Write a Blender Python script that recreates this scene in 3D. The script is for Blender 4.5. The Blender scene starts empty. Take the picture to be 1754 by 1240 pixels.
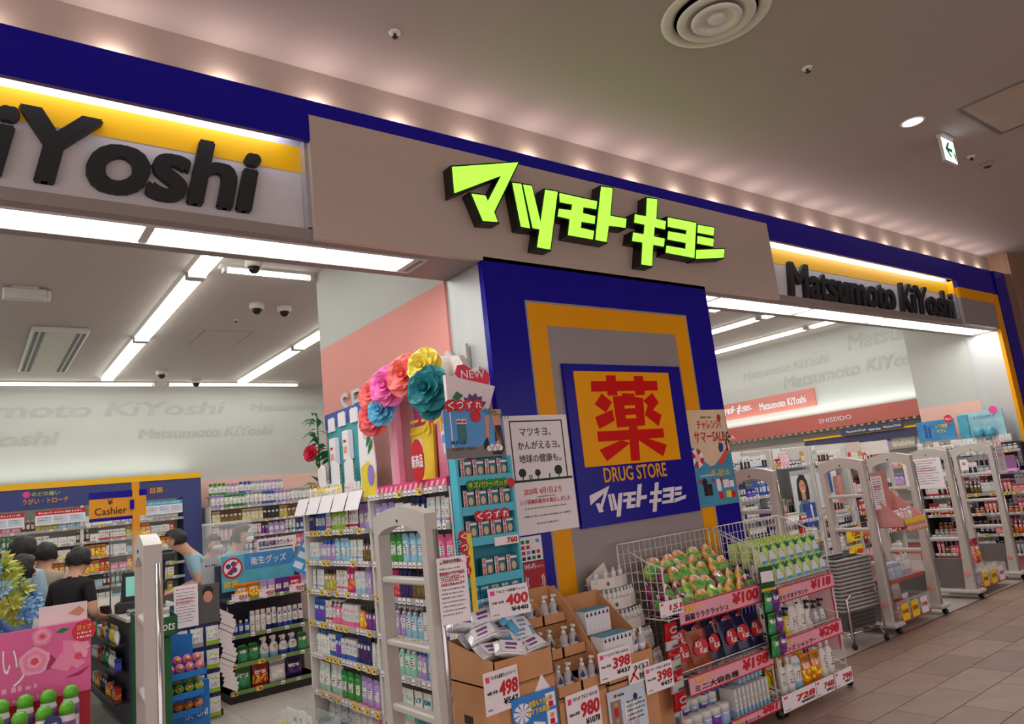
import bpy, bmesh, math, random
from mathutils import Vector, Matrix
S = bpy.context.scene
COL = S.collection
PI = math.pi
rnd = random.Random(11)

# ---------------------------------------------------------------- camera
cd = bpy.data.cameras.new('camera')
cam = bpy.data.objects.new('camera', cd); COL.objects.link(cam)
cd.sensor_width = 36.0; cd.lens = 1239.54 * 36.0 / 1754.0
cd.clip_start = .05; cd.clip_end = 100
yaw, pitch, roll = math.radians(37.916), math.radians(10.235), math.radians(-6.213)
fw = Vector((math.sin(yaw)*math.cos(pitch), math.cos(yaw)*math.cos(pitch), math.sin(pitch)))
rt = Vector((math.cos(yaw), -math.sin(yaw), 0)); up = rt.cross(fw)
rt2 = rt*math.cos(roll) + up*math.sin(roll); up2 = -rt*math.sin(roll) + up*math.cos(roll)
cam.matrix_world = Matrix(((rt2.x, up2.x, -fw.x, 0), (rt2.y, up2.y, -fw.y, 0), (rt2.z, up2.z, -fw.z, 1.65), (0, 0, 0, 1)))
S.camera = cam

# ---------------------------------------------------------------- world and exposure
W = bpy.data.worlds.new('mall_air'); S.world = W; W.use_nodes = True
W.node_tree.nodes['Background'].inputs[0].default_value = (1.0, .88, .85, 1)
W.node_tree.nodes['Background'].inputs[1].default_value = 1.15
S.view_settings.view_transform = 'Standard'; S.view_settings.look = 'None'
S.view_settings.gamma = 1; S.view_settings.use_curve_mapping = False
S.view_settings.exposure = 0.0
S.cycles.glossy_bounces = 3; S.cycles.transmission_bounces = 3; S.cycles.transparent_max_bounces = 8; S.cycles.max_bounces = 8

def area(name, loc, sx, sy, power, col=(1, 1, 1), rot=(0, 0, 0)):
    l = bpy.data.lights.new(name, 'AREA'); l.shape = 'RECTANGLE'; l.size = sx; l.size_y = sy
    l.energy = power; l.color = col
    o = bpy.data.objects.new(name, l); COL.objects.link(o); o.location = loc; o.rotation_euler = rot
    return o
FL = (.97, 1.0, .95)
# fluorescent runs of the shop ceiling (run along y), just under their tubes
for x, y0, y1 in ((-.3, 4.4, 11.4), (1.625, 4.4, 11.4), (3.52, 6.5, 11.5), (5.7, 6.4, 11.4), (8.2, 4.2, 8.4), (9.5, 4.2, 8.5), (11.2, 4.9, 11.3)):
    area('shop_tube_light', (x, (y0+y1)/2, 3.79), .16, y1-y0, 27*(y1-y0)/7, FL)
area('shop_tube_light', (1.0, 11.7, 3.79), 8.0, .06, 14, FL)
# entrance soffit tubes
area('soffit_tube_light', (.2, 3.80, 3.105), 4.1, .16, 26, FL)
area('soffit_tube_light', (8.2, 3.86, 3.105), 6.0, .16, 34, FL)
# sign strip lights tucked behind the blue fascia
area('sign_strip_light', (-.75, 3.60, 3.80), 4.3, .03, 11, (.86, .88, 1), (math.radians(32), 0, 0))
area('sign_strip_light', (7.98, 3.60, 3.80), 4.0, .03, 11, (.86, .88, 1), (math.radians(32), 0, 0))
# downlights of the mall ceiling
MALL = [(6.06, 2.21), (2.6, .2), (6.06, -.6), (-.8, 1.6), (-.8, -1.2), (2.6, -2.4)]
for x, y in MALL:
    l = bpy.data.lights.new('mall_downlight_lamp', 'SPOT'); l.energy = 42; l.color = (1, .84, .76)
    l.spot_size = math.radians(125); l.spot_blend = .9; l.shadow_soft_size = .06
    o = bpy.data.objects.new('mall_downlight_lamp', l); COL.objects.link(o); o.location = (x, y, 4.21)

# ---------------------------------------------------------------- helpers
def lin(c):
    return tuple(((v/255)/12.92 if v/255 <= .04045 else ((v/255+.055)/1.055)**2.4) for v in c)
MATS = {}
def mat(name, rgb=(200, 200, 200), rough=.5, metal=0, emit=0, noise=.06, scale=8, bump=0, trans=0, alpha=1, coat=0, objcol=False, stretch=None, spec=.5):
    if name in MATS: return MATS[name]
    m = bpy.data.materials.new(name); m.use_nodes = True
    nt = m.node_tree; N = nt.nodes; L = nt.links; b = N['Principled BSDF']
    c = lin(rgb) + (1,)
    b.inputs['Roughness'].default_value = rough; b.inputs['Metallic'].default_value = metal
    b.inputs['Transmission Weight'].default_value = trans; b.inputs['Alpha'].default_value = alpha
    b.inputs['Coat Weight'].default_value = coat; b.inputs['Specular IOR Level'].default_value = spec
    tc = N.new('ShaderNodeTexCoord'); nz = N.new('ShaderNodeTexNoise'); nz.inputs['Scale'].default_value = scale
    nz.inputs['Detail'].default_value = 4
    if stretch:
        mp = N.new('ShaderNodeMapping'); mp.inputs['Scale'].default_value = stretch
        L.new(tc.outputs['Object'], mp.inputs[0]); L.new(mp.outputs[0], nz.inputs['Vector'])
    else: L.new(tc.outputs['Object'], nz.inputs['Vector'])
    hs = N.new('ShaderNodeHueSaturation'); mr = N.new('ShaderNodeMapRange')
    mr.inputs['To Min'].default_value = 1-noise; mr.inputs['To Max'].default_value = 1+noise
    mr.inputs['From Min'].default_value = .3; mr.inputs['From Max'].default_value = .7
    L.new(nz.outputs[0], mr.inputs['Value']); L.new(mr.outputs[0], hs.inputs['Value'])
    if objcol:
        oi = N.new('ShaderNodeObjectInfo'); L.new(oi.outputs['Color'], hs.inputs['Color'])
    else: hs.inputs['Color'].default_value = c
    L.new(hs.outputs[0], b.inputs['Base Color'])
    if emit:
        b.inputs['Emission Color'].default_value = c; b.inputs['Emission Strength'].default_value = emit
    if bump:
        bp = N.new('ShaderNodeBump'); bp.inputs['Strength'].default_value = bump; bp.inputs['Distance'].default_value = .01
        L.new(nz.outputs[0], bp.inputs['Height']); L.new(bp.outputs[0], b.inputs['Normal'])
    m.diffuse_color = c
    MATS[name] = m
    return m

class MB:
    def __init__(s): s.v = []; s.f = []; s.m = []; s.sm = []
    def add(s, vs, fs, m=0, smooth=False):
        b = len(s.v); s.v += [tuple(v) for v in vs]
        for f in fs: s.f.append([b+i for i in f]); s.m.append(m); s.sm.append(smooth)
        return s
    def box(s, x0, x1, y0, y1, z0, z1, m=0):
        return s.add([(x0,y0,z0),(x1,y0,z0),(x1,y1,z0),(x0,y1,z0),(x0,y0,z1),(x1,y0,z1),(x1,y1,z1),(x0,y1,z1)],
              [(0,3,2,1),(4,5,6,7),(0,1,5,4),(1,2,6,5),(2,3,7,6),(3,0,4,7)], m)
    def rbox(s, x0, x1, y0, y1, z0, z1, r=.01, m=0):
        # box with chamfered edges
        P = []
        for z, e in ((z0, r), (z0+r, 0), (z1-r, 0), (z1, r)):
            for (x, y) in ((x0+r, y0), (x1-r, y0), (x1, y0+r), (x1, y1-r), (x1-r, y1), (x0+r, y1), (x0, y1-r), (x0, y0+r)):
                cx, cy = (x0+x1)/2, (y0+y1)/2
                P.append((x+(e if x < cx else -e), y+(e if y < cy else -e), z))
        F = [tuple(range(7, -1, -1)), tuple(range(24, 32))]
        for k in range(3):
            for i in range(8): F.append((k*8+i, k*8+(i+1) % 8, k*8+8+(i+1) % 8, k*8+8+i))
        return s.add(P, F, m)
    def prism(s, pts, a, b, axis='y', m=0, mside=None):
        # polygon in the plane across `axis`, extruded from a to b (a is the front)
        def P(u, v, w): return {'y': (u, w, v), 'x': (w, u, v), 'z': (u, v, w)}[axis]
        n = len(pts); vs = [P(u, v, a) for u, v in pts] + [P(u, v, b) for u, v in pts]
        ar = sum(pts[i][0]*pts[(i+1) % n][1]-pts[(i+1) % n][0]*pts[i][1] for i in range(n))
        if ar < 0: o = list(range(n))[::-1]
        else: o = list(range(n))
        if axis == 'x': o = o[::-1] if b > a else o
        if axis == 'z': o = o[::-1] if b > a else o
        if axis == 'y' and b < a: o = o[::-1]
        s.add(vs, [tuple(o), tuple(n+i for i in o[::-1])], m)
        base = len(s.v)-2*n
        for k in range(n):
            i, j = o[k], o[(k+1) % n]
            s.f.append([base+j, base+i, base+n+i, base+n+j]); s.m.append(m if mside is None else mside); s.sm.append(False)
        return s
    def lathe(s, prof, n=12, c=(0, 0, 0), m=0, smooth=True, sx=1, sy=1):
        vs = []; fs = []
        for r, z in prof:
            for i in range(n): a = 2*PI*i/n; vs.append((c[0]+r*math.cos(a)*sx, c[1]+r*math.sin(a)*sy, c[2]+z))
        for k in range(len(prof)-1):
            for i in range(n): fs.append((k*n+i, k*n+(i+1) % n, (k+1)*n+(i+1) % n, (k+1)*n+i))
        if prof[0][0] > 1e-4: fs.append(tuple(range(n-1, -1, -1)))
        if prof[-1][0] > 1e-4: fs.append(tuple((len(prof)-1)*n+i for i in range(n)))
        return s.add(vs, fs, m, smooth)
    def tube(s, path, r, n=6, m=0):
        path = [Vector(p) for p in path]; vs = []; fs = []
        for k, p in enumerate(path):
            d = (path[min(k+1, len(path)-1)]-path[max(k-1, 0)]).normalized()
            a = d.orthogonal().normalized() if k == 0 else (a - d*a.dot(d)).normalized()
            b = d.cross(a); rr = r[k] if isinstance(r, (list, tuple)) else r
            for i in range(n): t = 2*PI*i/n; vs.append(p+a*(rr*math.cos(t))+b*(rr*math.sin(t)))
        for k in range(len(path)-1):
            for i in range(n): fs.append((k*n+i, k*n+(i+1) % n, (k+1)*n+(i+1) % n, (k+1)*n+i))
        fs.append(tuple(range(n-1, -1, -1))); fs.append(tuple((len(path)-1)*n+i for i in range(n)))
        return s.add(vs, fs, m, True)
    def mesh(s, name, mats):
        me = bpy.data.meshes.new(name); me.from_pydata(s.v, [], s.f)
        for mt in (mats if isinstance(mats, (list, tuple)) else [mats]): me.materials.append(mt)
        me.polygons.foreach_set('material_index', s.m); me.polygons.foreach_set('use_smooth', s.sm); me.update()
        return me
    def build(s, name, mats, parent=None, loc=(0, 0, 0), rot=(0, 0, 0)):
        return obj(name, s.mesh(name, mats), parent, loc, rot)
def obj(name, me, parent=None, loc=(0, 0, 0), rot=(0, 0, 0)):
    o = bpy.data.objects.new(name, me); COL.objects.link(o); o.parent = parent
    o.location = loc; o.rotation_euler = rot
    return o
def tag(o, label, cat, group=None):
    o['label'] = label; o['category'] = cat
    if group: o['group'] = group
    return o
def thing(name, label, cat, group=None, loc=(0, 0, 0), rz=0):
    o = bpy.data.objects.new(name, None); COL.objects.link(o); o.empty_display_size = .1
    o.location = loc; o.rotation_euler = (0, 0, rz)
    return tag(o, label, cat, group)
def struct(o): o['kind'] = 'structure'; return o
def stuff(o): o['kind'] = 'stuff'; return o
def copy_tree(o, parent=None):
    c = o.copy(); COL.objects.link(c); c.parent = parent
    for ch in list(o.children): copy_tree(ch, c)
    return c
BX = lambda *a: MB().box(*a)
FRONT = (PI/2, 0, 0)            # text facing -y
LEFTW = (PI/2, 0, -PI/2)        # text on a surface facing -x
TEXTS = []
def text(body, m, parent, loc, rot=FRONT, w=None, h=.1, bold=0, ext=.001, shear=0, name='lettering', res=2, space=1, fat=0):
    """queued lettering: lower-left corner at loc, fitted to height h and (if given) width w"""
    if bold and not fat: bold, fat = 0, bold*.85
    TEXTS.append((body, m, parent, loc, rot, w, h, bold, ext, shear, name, res, space, fat))
def flush_text():
    fo = []
    for (body, m, parent, loc, rot, w, h, bold, ext, shear, name, res, space, fat) in TEXTS:
        c = bpy.data.curves.new('t', 'FONT'); c.body = body; c.size = 1; c.resolution_u = res
        c.offset = bold; c.shear = shear; c.space_character = space
        o = bpy.data.objects.new('t', c); COL.objects.link(o); fo.append(o)
    bpy.context.view_layer.update(); dg = bpy.context.evaluated_depsgraph_get()
    for o, (body, m, parent, loc, rot, w, h, bold, ext, shear, name, res, space, fat) in zip(fo, TEXTS):
        me = bpy.data.meshes.new_from_object(o, depsgraph=dg)
        n = len(me.vertices)
        if n:
            xs = [v.co.x for v in me.vertices]; ys = [v.co.y for v in me.vertices]
            x0, y0 = min(xs), min(ys); sy = h/max(1e-6, max(ys)-y0); sx = w/max(1e-6, max(xs)-x0) if w else sy
            bm = bmesh.new(); bm.from_mesh(me)
            if fat:
                g0 = bm.verts[:]+bm.edges[:]+bm.faces[:]
                for q_, (dx, dy) in enumerate(((-1, 0), (1, 0), (.7, .6), (-.7, .6), (.7, -.6), (-.7, -.6))):
                    dd = bmesh.ops.duplicate(bm, geom=g0)['geom']
                    for g in dd:
                        if isinstance(g, bmesh.types.BMVert): g.co.x += dx*fat; g.co.y += dy*fat; g.co.z = (q_+1)*.00025
            for f in bm.faces: f.smooth = False
            for v in bm.verts: v.co = Vector(((v.co.x-x0)*sx, (v.co.y-y0)*sy, v.co.z))
            if ext > .004:
                r = bmesh.ops.extrude_face_region(bm, geom=bm.faces[:])
                for g in r['geom']:
                    if isinstance(g, bmesh.types.BMVert): g.co.z += ext
                bmesh.ops.recalc_face_normals(bm, faces=bm.faces[:])
            else:
                for v in bm.verts: v.co.z += ext
            bm.to_mesh(me); bm.free()
        me.materials.clear(); me.materials.append(m)
        obj(name, me, parent, loc, rot)
        bpy.data.objects.remove(o)

WHITE = mat('white_plastic', (225, 222, 218), .45)
PAPER = mat('white_paper', (246, 240, 246), .7, noise=.02)
BLACK = mat('black_print', (18, 18, 20), .5)
RED = mat('red_print', (205, 25, 40), .5)
NAVY = mat('navy_acrylic', (26, 16, 150), .2, coat=0, spec=.2, noise=.03, scale=3)
GOLD = mat('amber_film', (240, 162, 2), .35, spec=.2, noise=.03, scale=3)
SILVER = mat('brushed_silver', (178, 174, 172), .34, .75, noise=.05, scale=6, stretch=(.4, 1, 30))
GREYP = mat('grey_film', (156, 147, 148), .38, .1, noise=.03, scale=3)
ORANGE = mat('amber_sign', (238, 160, 14), .4, noise=.03)
CHROME = mat('chrome', (210, 210, 212), .18, 1)
DARK = mat('dark_plastic', (38, 36, 38), .45)
GREEN = mat('green_print', (20, 120, 60), .5)
YELLOW = mat('yellow_print', (250, 215, 40), .5)
PINKP = mat('pink_print', (235, 70, 140), .5)
SKYP = mat('sky_print', (70, 170, 220), .45)
TUBE = mat('lit_tube', (255, 253, 245), .3, emit=7)
STEEL = mat('enamelled_steel', (205, 203, 200), .4, noise=.03)
ALU = mat('satin_aluminium', (150, 146, 144), .4, .5)

# ---------------------------------------------------------------- setting
tile_m = [mat('mall_tile_%d' % i, c, .42, noise=.12, scale=5, bump=.06) for i, c in enumerate(((150, 122, 108), (143, 116, 103), (156, 129, 115), (139, 113, 102)))]
grout = mat('tile_grout', (112, 92, 82), .9)
fl = struct(BX(-4, 14, -6, 3.56, -.05, -.006).build('floor_mall', grout))
tms = [BX(.003, .597, .003, .297, -.006, 0).mesh('tile', t) for t in tile_m]
for j in range(9):
    y = 3.555 - .3*(j+1)
    for i in range(14):
        x = 3.4 + i*.6 + (.3 if j % 2 else 0)
        if x > 11.9: continue
        o = obj('tile', rnd.choice(tms), fl, (x, y, 0))
big = [BX(.003, .597, .003, .297, -.006, 0).mesh('tile', t) for t in tile_m]
rest = MB()
for j in range(31):
    y = 3.555 - .3*(j+1)
    for i in range(-13, 18):
        x = 3.4 + i*.6 + (.3 if j % 2 else 0)
        if j < 9 and 0 <= i < 14: continue
        if x > 13.3: continue
        rest.box(x+.003, x+.597, y+.003, y+.297, -.006, 0, rnd.randrange(4))
stuff(rest.build('tiles', tile_m, fl))
stile = [mat('shop_tile_%d' % i, c, .3, noise=.05, scale=4) for i, c in enumerate(((196, 190, 182), (190, 184, 177)))]
fs_ = struct(BX(-4, 12.4, 3.56, 12.4, -.05, -.004).build('floor_shop', mat('shop_grout', (150, 142, 136), .9)))
sm = [BX(.002, .598, .002, .598, -.004, 0).mesh('tile', t) for t in stile]
for i in range(-6, 27):
    for j in range(15):
        x, y = -4+.6*(i+6), 3.56+.6*j
        if x > 12.2 or y > 12: continue
        if x < .3 and y > 6: continue
        o = obj('tile', rnd.choice(sm), fs_, (x, y, 0))
struct(BX(-4, 12, 3.545, 3.562, -.02, .004).build('trim_1', mat('threshold_strip', (110, 80, 70), .5)))

CEILM = mat('mall_ceiling_paint', (180, 168, 164), .85, noise=.02, scale=2)
STRIP = mat('bronze_paint', (176, 160, 150), .45, .2, noise=.03)
struct(MB().box(-4, 14, -3, 3.80, 4.24, 4.30).box(5, 14, -7, -3, 4.24, 4.30).build('ceiling_mall', CEILM))  # unseen rear edge cut back for front light; right extension added to darken
struct(BX(14, 14.1, -7, 3.8, 0, 4.3).build('wall_light_block', mat('light_block_paint', (150, 126, 112), .8)))  # unseen wall, added to keep light off the right end
struct(BX(-4, 11.9, 3.70, 3.80, 3.80, 4.24).build('wall_cove', STRIP))
struct(BX(-4, 12.4, 3.58, 12.4, 3.86, 3.92).build('ceiling_shop', mat('shop_ceiling_paint', (190, 183, 178), .9, noise=.02, scale=2)))
WALLP = mat('shop_wall_paper', (188, 190, 186), .8, noise=.02, scale=2)
PINKW = mat('pink_wall_paper', (222, 150, 142), .75, noise=.02, scale=2)
struct(BX(-4, 12.4, 12.15, 12.25, 0, 3.86).build('wall_back', WALLP))
struct(BX(12.03, 12.13, 4.86, 12.2, 0, 3.86).build('wall_right', WALLP))
struct(BX(-4.1, -4, 3.56, 12.2, 0, 3.86).build('wall_left', WALLP))
# right jamb: silver reveal, then papered pier (white over pink)
w = struct(BX(11.25, 12.2, 3.6, 4.04, 0, 3.9).build('wall_jamb', mat('silver_reveal', (196, 198, 200), .4, .45, noise=.03, stretch=(1, 1, .1))))
w = struct(BX(11.26, 12.2, 4.04, 4.86, 2.23, 3.86).build('wall_pier', WALLP))
BX(11.26, 12.2, 4.04, 4.86, 0, 2.23).build('pink_panel', mat('pale_pink_paper', (232, 186, 174), .75, noise=.02), w)
# wing wall beside the pillar with pink and white paper and silver reveal
w = struct(BX(2.63, 4.86, 4.04, 6.22, 3.13, 3.86).build('wall_wing', WALLP))
BX(2.63, 4.86, 4.04, 6.22, 0, 3.13).build('pink_panel', PINKW, w)
# back wall pink dado to the right of the blue unit
struct(BX(2.95, 12.0, 12.12, 12.15, 0, 2.36).build('trim_2', mat('pale_pink_paper', (232, 186, 174), .75)))
# soffit above the two openings
SOFM = mat('soffit_paint', (150, 138, 134), .55, .25, noise=.03)
for k, (x0, x1, fx0, fx1) in enumerate(((-4, 2.64, -4, 2.29), (4.86, 11.9, 4.95, 11.3))):
    # frame round the recessed lamp tray
    mb = MB().box(x0, x1, 3.602, 3.676, 3.13, 3.192).box(x0, x1, 3.934, 4.03, 3.13, 3.19).box(fx1, x1, 3.676, 3.934, 3.13, 3.19)
    if k: mb.box(x0, fx0, 3.676, 3.934, 3.13, 3.19)
    struct(mb.build('trim_%d' % (3+k), SOFM))
    struct(BX(x0, x1, 3.93, 4.03, 3.19, 3.88).build('wall_header', mat('shop_ceiling_paint')))
    tray = thing('light_fitting', ('long recessed twin-tube light in the soffit under the %s sign' % ('partly cropped white' if k == 0 else 'complete black-lettered')), 'light')
    MB().box(fx0, fx1, 3.68, 3.93, 3.19, 3.20).box(fx0, fx1, 3.675, 3.685, 3.12, 3.19).box(fx0, fx1, 3.925, 3.935, 3.12, 3.19).box(fx1-.01, fx1, 3.68, 3.93, 3.12, 3.19).box(fx0, fx0+.01, 3.68, 3.93, 3.12, 3.19).build('tray', STEEL, tray)
    x = fx1 - .09
    while x > max(fx0, -3.9)+.2:
        xa = max(x-1.42, fx0+.05)
        for y in (3.755, 3.855): MB().tube([(xa, y, 3.15), (x, y, 3.15)], .026, 8).build('tube', TUBE, tray)
        MB().box(x+.005, x+.045, 3.69, 3.92, 3.125, 3.185).build('lamp_holder', STEEL, tray)
        x -= 1.5

# blue fascia
B = MB().box(-4, 1.52, 3.56, 3.59, 3.70, 3.95).box(1.52, 5.94, 3.56, 3.59, 3.86, 3.95).box(5.94, 11.3, 3.56, 3.59, 3.70, 3.95)
struct(B.box(-4, 11.7, 3.59, 3.62, 3.85, 3.95).build('trim_5', NAVY))
fr = struct(BX(11.3, 11.68, 3.54, 3.75, 0, 3.95).build('trim_6', NAVY))
BX(11.12, 11.3, 3.555, 3.6, 0, 3.61).build('amber_strip', GOLD, fr)
BX(10.03, 11.12, 3.555, 3.6, 3.61-.14, 3.61).build('amber_strip', GOLD, fr)
BX(10.03, 11.12, 3.56, 3.6, 3.13, 3.47).build('grey_panel', GREYP, fr)
BX(10.03, 11.3, 3.557, 3.6, 3.61, 3.70).build('navy_panel', NAVY, fr)
struct(BX(11.68, 14, 3.45, 3.8, 0, 4.24).build('wall_neighbour', mat('wood_cladding', (150, 116, 92), .5, noise=.2, scale=3, stretch=(6, 6, .3))))
# uplights in the cove
up_m = mat('lamp_glow', (255, 226, 200), .3, emit=9)
for k in range(-6, 22):
    x = .03 + .535*k
    t = thing('cove_lamp', 'small warm cove lamp behind the blue fascia, %s along from the corner pillar' % ('number %d' % (22-k)), 'light', 'cove lamps above the fascia', (x, 3.645, 3.95))
    MB().lathe([(.02, -.05), (.02, .012), (.014, .02)], 8).build('lamp_body', DARK, t)
    MB().lathe([(.012, .02), (.006, .026), (0, .028)], 8).build('bulb', up_m, t)
    l = bpy.data.lights.new('cove_lamp_light', 'POINT'); l.energy = 1.8; l.color = (1, .84, .74); l.shadow_soft_size = .012
    o = bpy.data.objects.new('cove_lamp_light', l); COL.objects.link(o); o.location = (x, 3.645, 3.992)

# pillar: navy border, amber frame, grey field, silver left reveal
p = struct(BX(2.66, 4.83, 3.60, 4.04, 0, 3.15).build('pillar', mat('silver_reveal')))
def framebox(x0, x1, z0, z1, wd, y0, y1):
    return MB().box(x0, x0+wd, y0, y1, z0, z1).box(x1-wd, x1, y0, y1, z0, z1).box(x0+wd, x1-wd, y0, y1, z1-wd, z1)
framebox(2.63, 4.86, 0, 3.15, .30, 3.56, 3.60).build('navy_frame', NAVY, p)
framebox(2.93, 4.56, 0, 2.885, .015, 3.557, 3.60).build('grey_line', GREYP, p)
framebox(2.945, 4.545, 0, 2.87, .15, 3.557, 3.60).build('amber_frame', GOLD, p)
BX(3.095, 4.395, 3.56, 3.60, 0, 2.72).build('grey_field', GREYP, p)
BX(2.622, 2.629, 3.562, 3.612, 0, 3.15).build('edge_trim', NAVY, p)
BX(2.645, 2.66, 3.61, 4.04, 0, 3.13).build('silver_panel', mat('silver_reveal'), p)

# ---------------------------------------------------------------- signs on the fascia
sl = thing('sign_panel', 'white and yellow recessed sign panel with partly cropped black lettering above the entrance with people', 'sign', loc=(0, 0, 0))
BX(-4, 1.50, 3.67, 3.72, 3.202, 3.55).build('white_panel', mat('sign_white', (205, 200, 202), .35, noise=.02), sl)
BX(-4, 1.52, 3.668, 3.72, 3.55, 3.705).build('yellow_band', mat('sign_yellow', (250, 190, 5), .35, noise=.02), sl)
BX(-4, 1.52, 3.67, 3.72, 3.705, 3.86).build('top_panel', mat('sign_white'), sl)
BX(1.50, 1.533, 3.602, 3.72, 3.202, 3.72).build('end_return', mat('clear_silver', (190, 190, 196), .25, .6), sl)
text('Matsumoto KiYoshi', BLACK, sl, (-2.62, 3.668, 3.262), w=3.87, h=.345, fat=.034, ext=.035, shear=.2, res=4, space=.96)
sr = thing('sign_panel', 'white and yellow recessed sign panel with complete black lettering above the cosmetics entrance', 'sign')
BX(5.94, 10.0, 3.67, 3.72, 3.202, 3.53).build('white_panel', mat('sign_white'), sr)
BX(5.94, 10.03, 3.668, 3.72, 3.53, 3.685).build('yellow_band', mat('sign_yellow'), sr)
BX(5.94, 10.03, 3.67, 3.72, 3.685, 3.86).build('top_panel', mat('sign_white'), sr)
BX(10.0, 10.03, 3.602, 3.72, 3.202, 3.53).build('end_return', mat('clear_silver'), sr)
BX(10.0, 10.03, 3.602, 3.72, 3.53, 3.70).build('end_return', mat('sign_yellow'), sr)
text('Matsumoto KiYoshi', BLACK, sr, (6.28, 3.668, 3.215), w=3.72, h=.335, fat=.034, ext=.035, shear=.2, res=4, space=.96)

LOGO = {'ma':[(2.352,3.637),(2.878,3.774),(2.634,3.390),(2.654,3.328),(2.543,3.318),(2.478,3.484),(2.581,3.489),(2.595,3.453),(2.726,3.653),(2.350,3.467)],
'tsu1':[(2.812,3.618),(2.883,3.623),(2.913,3.324),(2.842,3.323)],'tsu2':[(2.902,3.622),(2.971,3.626),(3.013,3.356),(3.001,3.327),(2.940,3.328)],'tsu3':[(3.089,3.619),(3.196,3.623),(3.066,3.197),(2.958,3.199)],
'mo':[(3.216,3.617),(3.566,3.616),(3.547,3.557),(3.422,3.552),(3.409,3.503),(3.527,3.498),(3.510,3.441),(3.385,3.439),(3.370,3.389),(3.495,3.384),(3.473,3.321),(3.246,3.322),(3.281,3.442),(3.174,3.445),(3.192,3.500),(3.306,3.506),(3.323,3.555),(3.209,3.553)],
'to':[(3.631,3.740),(3.744,3.747),(3.679,3.525),(3.846,3.527),(3.823,3.457),(3.651,3.449),(3.607,3.320),(3.501,3.321)],
'ki':[(4.113,3.735),(4.225,3.742),(4.179,3.577),(4.289,3.574),(4.264,3.507),(4.147,3.510),(4.121,3.428),(4.243,3.426),(4.219,3.362),(4.099,3.363),(4.052,3.191),(3.942,3.190),(3.990,3.365),(3.880,3.364),(3.901,3.428),(4.015,3.430),(4.043,3.513),(3.931,3.513),(3.949,3.578),(4.072,3.580)],
'yo':[(4.323,3.610),(4.662,3.615),(4.567,3.312),(4.237,3.316),(4.257,3.372),(4.480,3.373),(4.497,3.428),(4.281,3.428),(4.304,3.494),(4.517,3.498),(4.531,3.538),(4.308,3.535)],
'shi1':[(4.685,3.602),(4.892,3.607),(4.864,3.538),(4.665,3.536)],'shi2':[(4.659,3.505),(4.860,3.505),(4.835,3.441),(4.640,3.442)],'shi3':[(4.613,3.381),(4.982,3.435),(4.953,3.360),(4.591,3.307)]}
LG = {k: [(x-2.35, z-3.19) for x, z in v] for k, v in LOGO.items()}      # 2.632 wide, .584 tall
def grow(pts, d):
    n = len(pts); ar = sum(pts[i][0]*pts[(i+1) % n][1]-pts[(i+1) % n][0]*pts[i][1] for i in range(n)); sg = 1 if ar > 0 else -1
    out = []
    for i in range(n):
        p0, p1, p2 = Vector(pts[i-1]), Vector(pts[i]), Vector(pts[(i+1) % n])
        a = (p1-p0).normalized(); b = (p2-p1).normalized()
        na = Vector((a.y, -a.x))*sg; nb = Vector((b.y, -b.x))*sg; mm = na+nb
        if mm.length < 1e-3: mm = na
        mm = mm/max(.35, mm.length_squared/2)
        out.append(tuple(p1+mm*d))
    return out
def logo(parent, m, org, width, rot='front', dep=.002):
    s_ = width/2.632
    for k, v in LG.items():
        pts = [(x*s_, z*s_) for x, z in v]
        mb = MB().prism(pts, 0, dep, 'y')
        o = mb.build('lettering', m, parent, org, (0, 0, 0) if rot == 'front' else (0, 0, -PI/2))
cs = thing('sign_panel', 'wide silver metal sign panel carrying the lit lime katakana letters', 'sign')
BX(1.52, 5.94, 3.56, 3.60, 3.125, 3.86).build('metal_face', mat('panel_metal', (196, 178, 166), .42, .25, noise=.015, scale=4, stretch=(.5, 1, 14)), cs)
BX(1.535, 5.94, 3.602, 3.72, 3.21, 3.86).build('panel_body', SOFM, cs)
LIME = mat('lit_lime_acrylic', (146, 255, 62), .3, emit=1.7, noise=.02)
BLK = mat('letter_shell', (16, 15, 14), .45)
k_ = 3.47/3.40
SYL = {'ma': 'first arrow-like', 'tsu1': 'second, its first slanted', 'tsu2': 'second, its middle slanted', 'tsu3': 'second, its long', 'mo': 'third', 'to': 'fourth', 'ki': 'fifth cross-like', 'yo': 'sixth comb-like', 'shi1': 'seventh, its top', 'shi2': 'seventh, its middle', 'shi3': 'seventh, its long bottom'}
for k, v in LOGO.items():
    pts = [(x*k_, 1.65+(z-1.65)*k_) for x, z in v]
    L_ = MB().prism(grow(pts, .012), 3.472, 3.56, 'y').build('letter_shell', BLK, cs)
    MB().prism(pts, 3.468, 3.4725, 'y').build('lit_face', LIME, L_)

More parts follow.
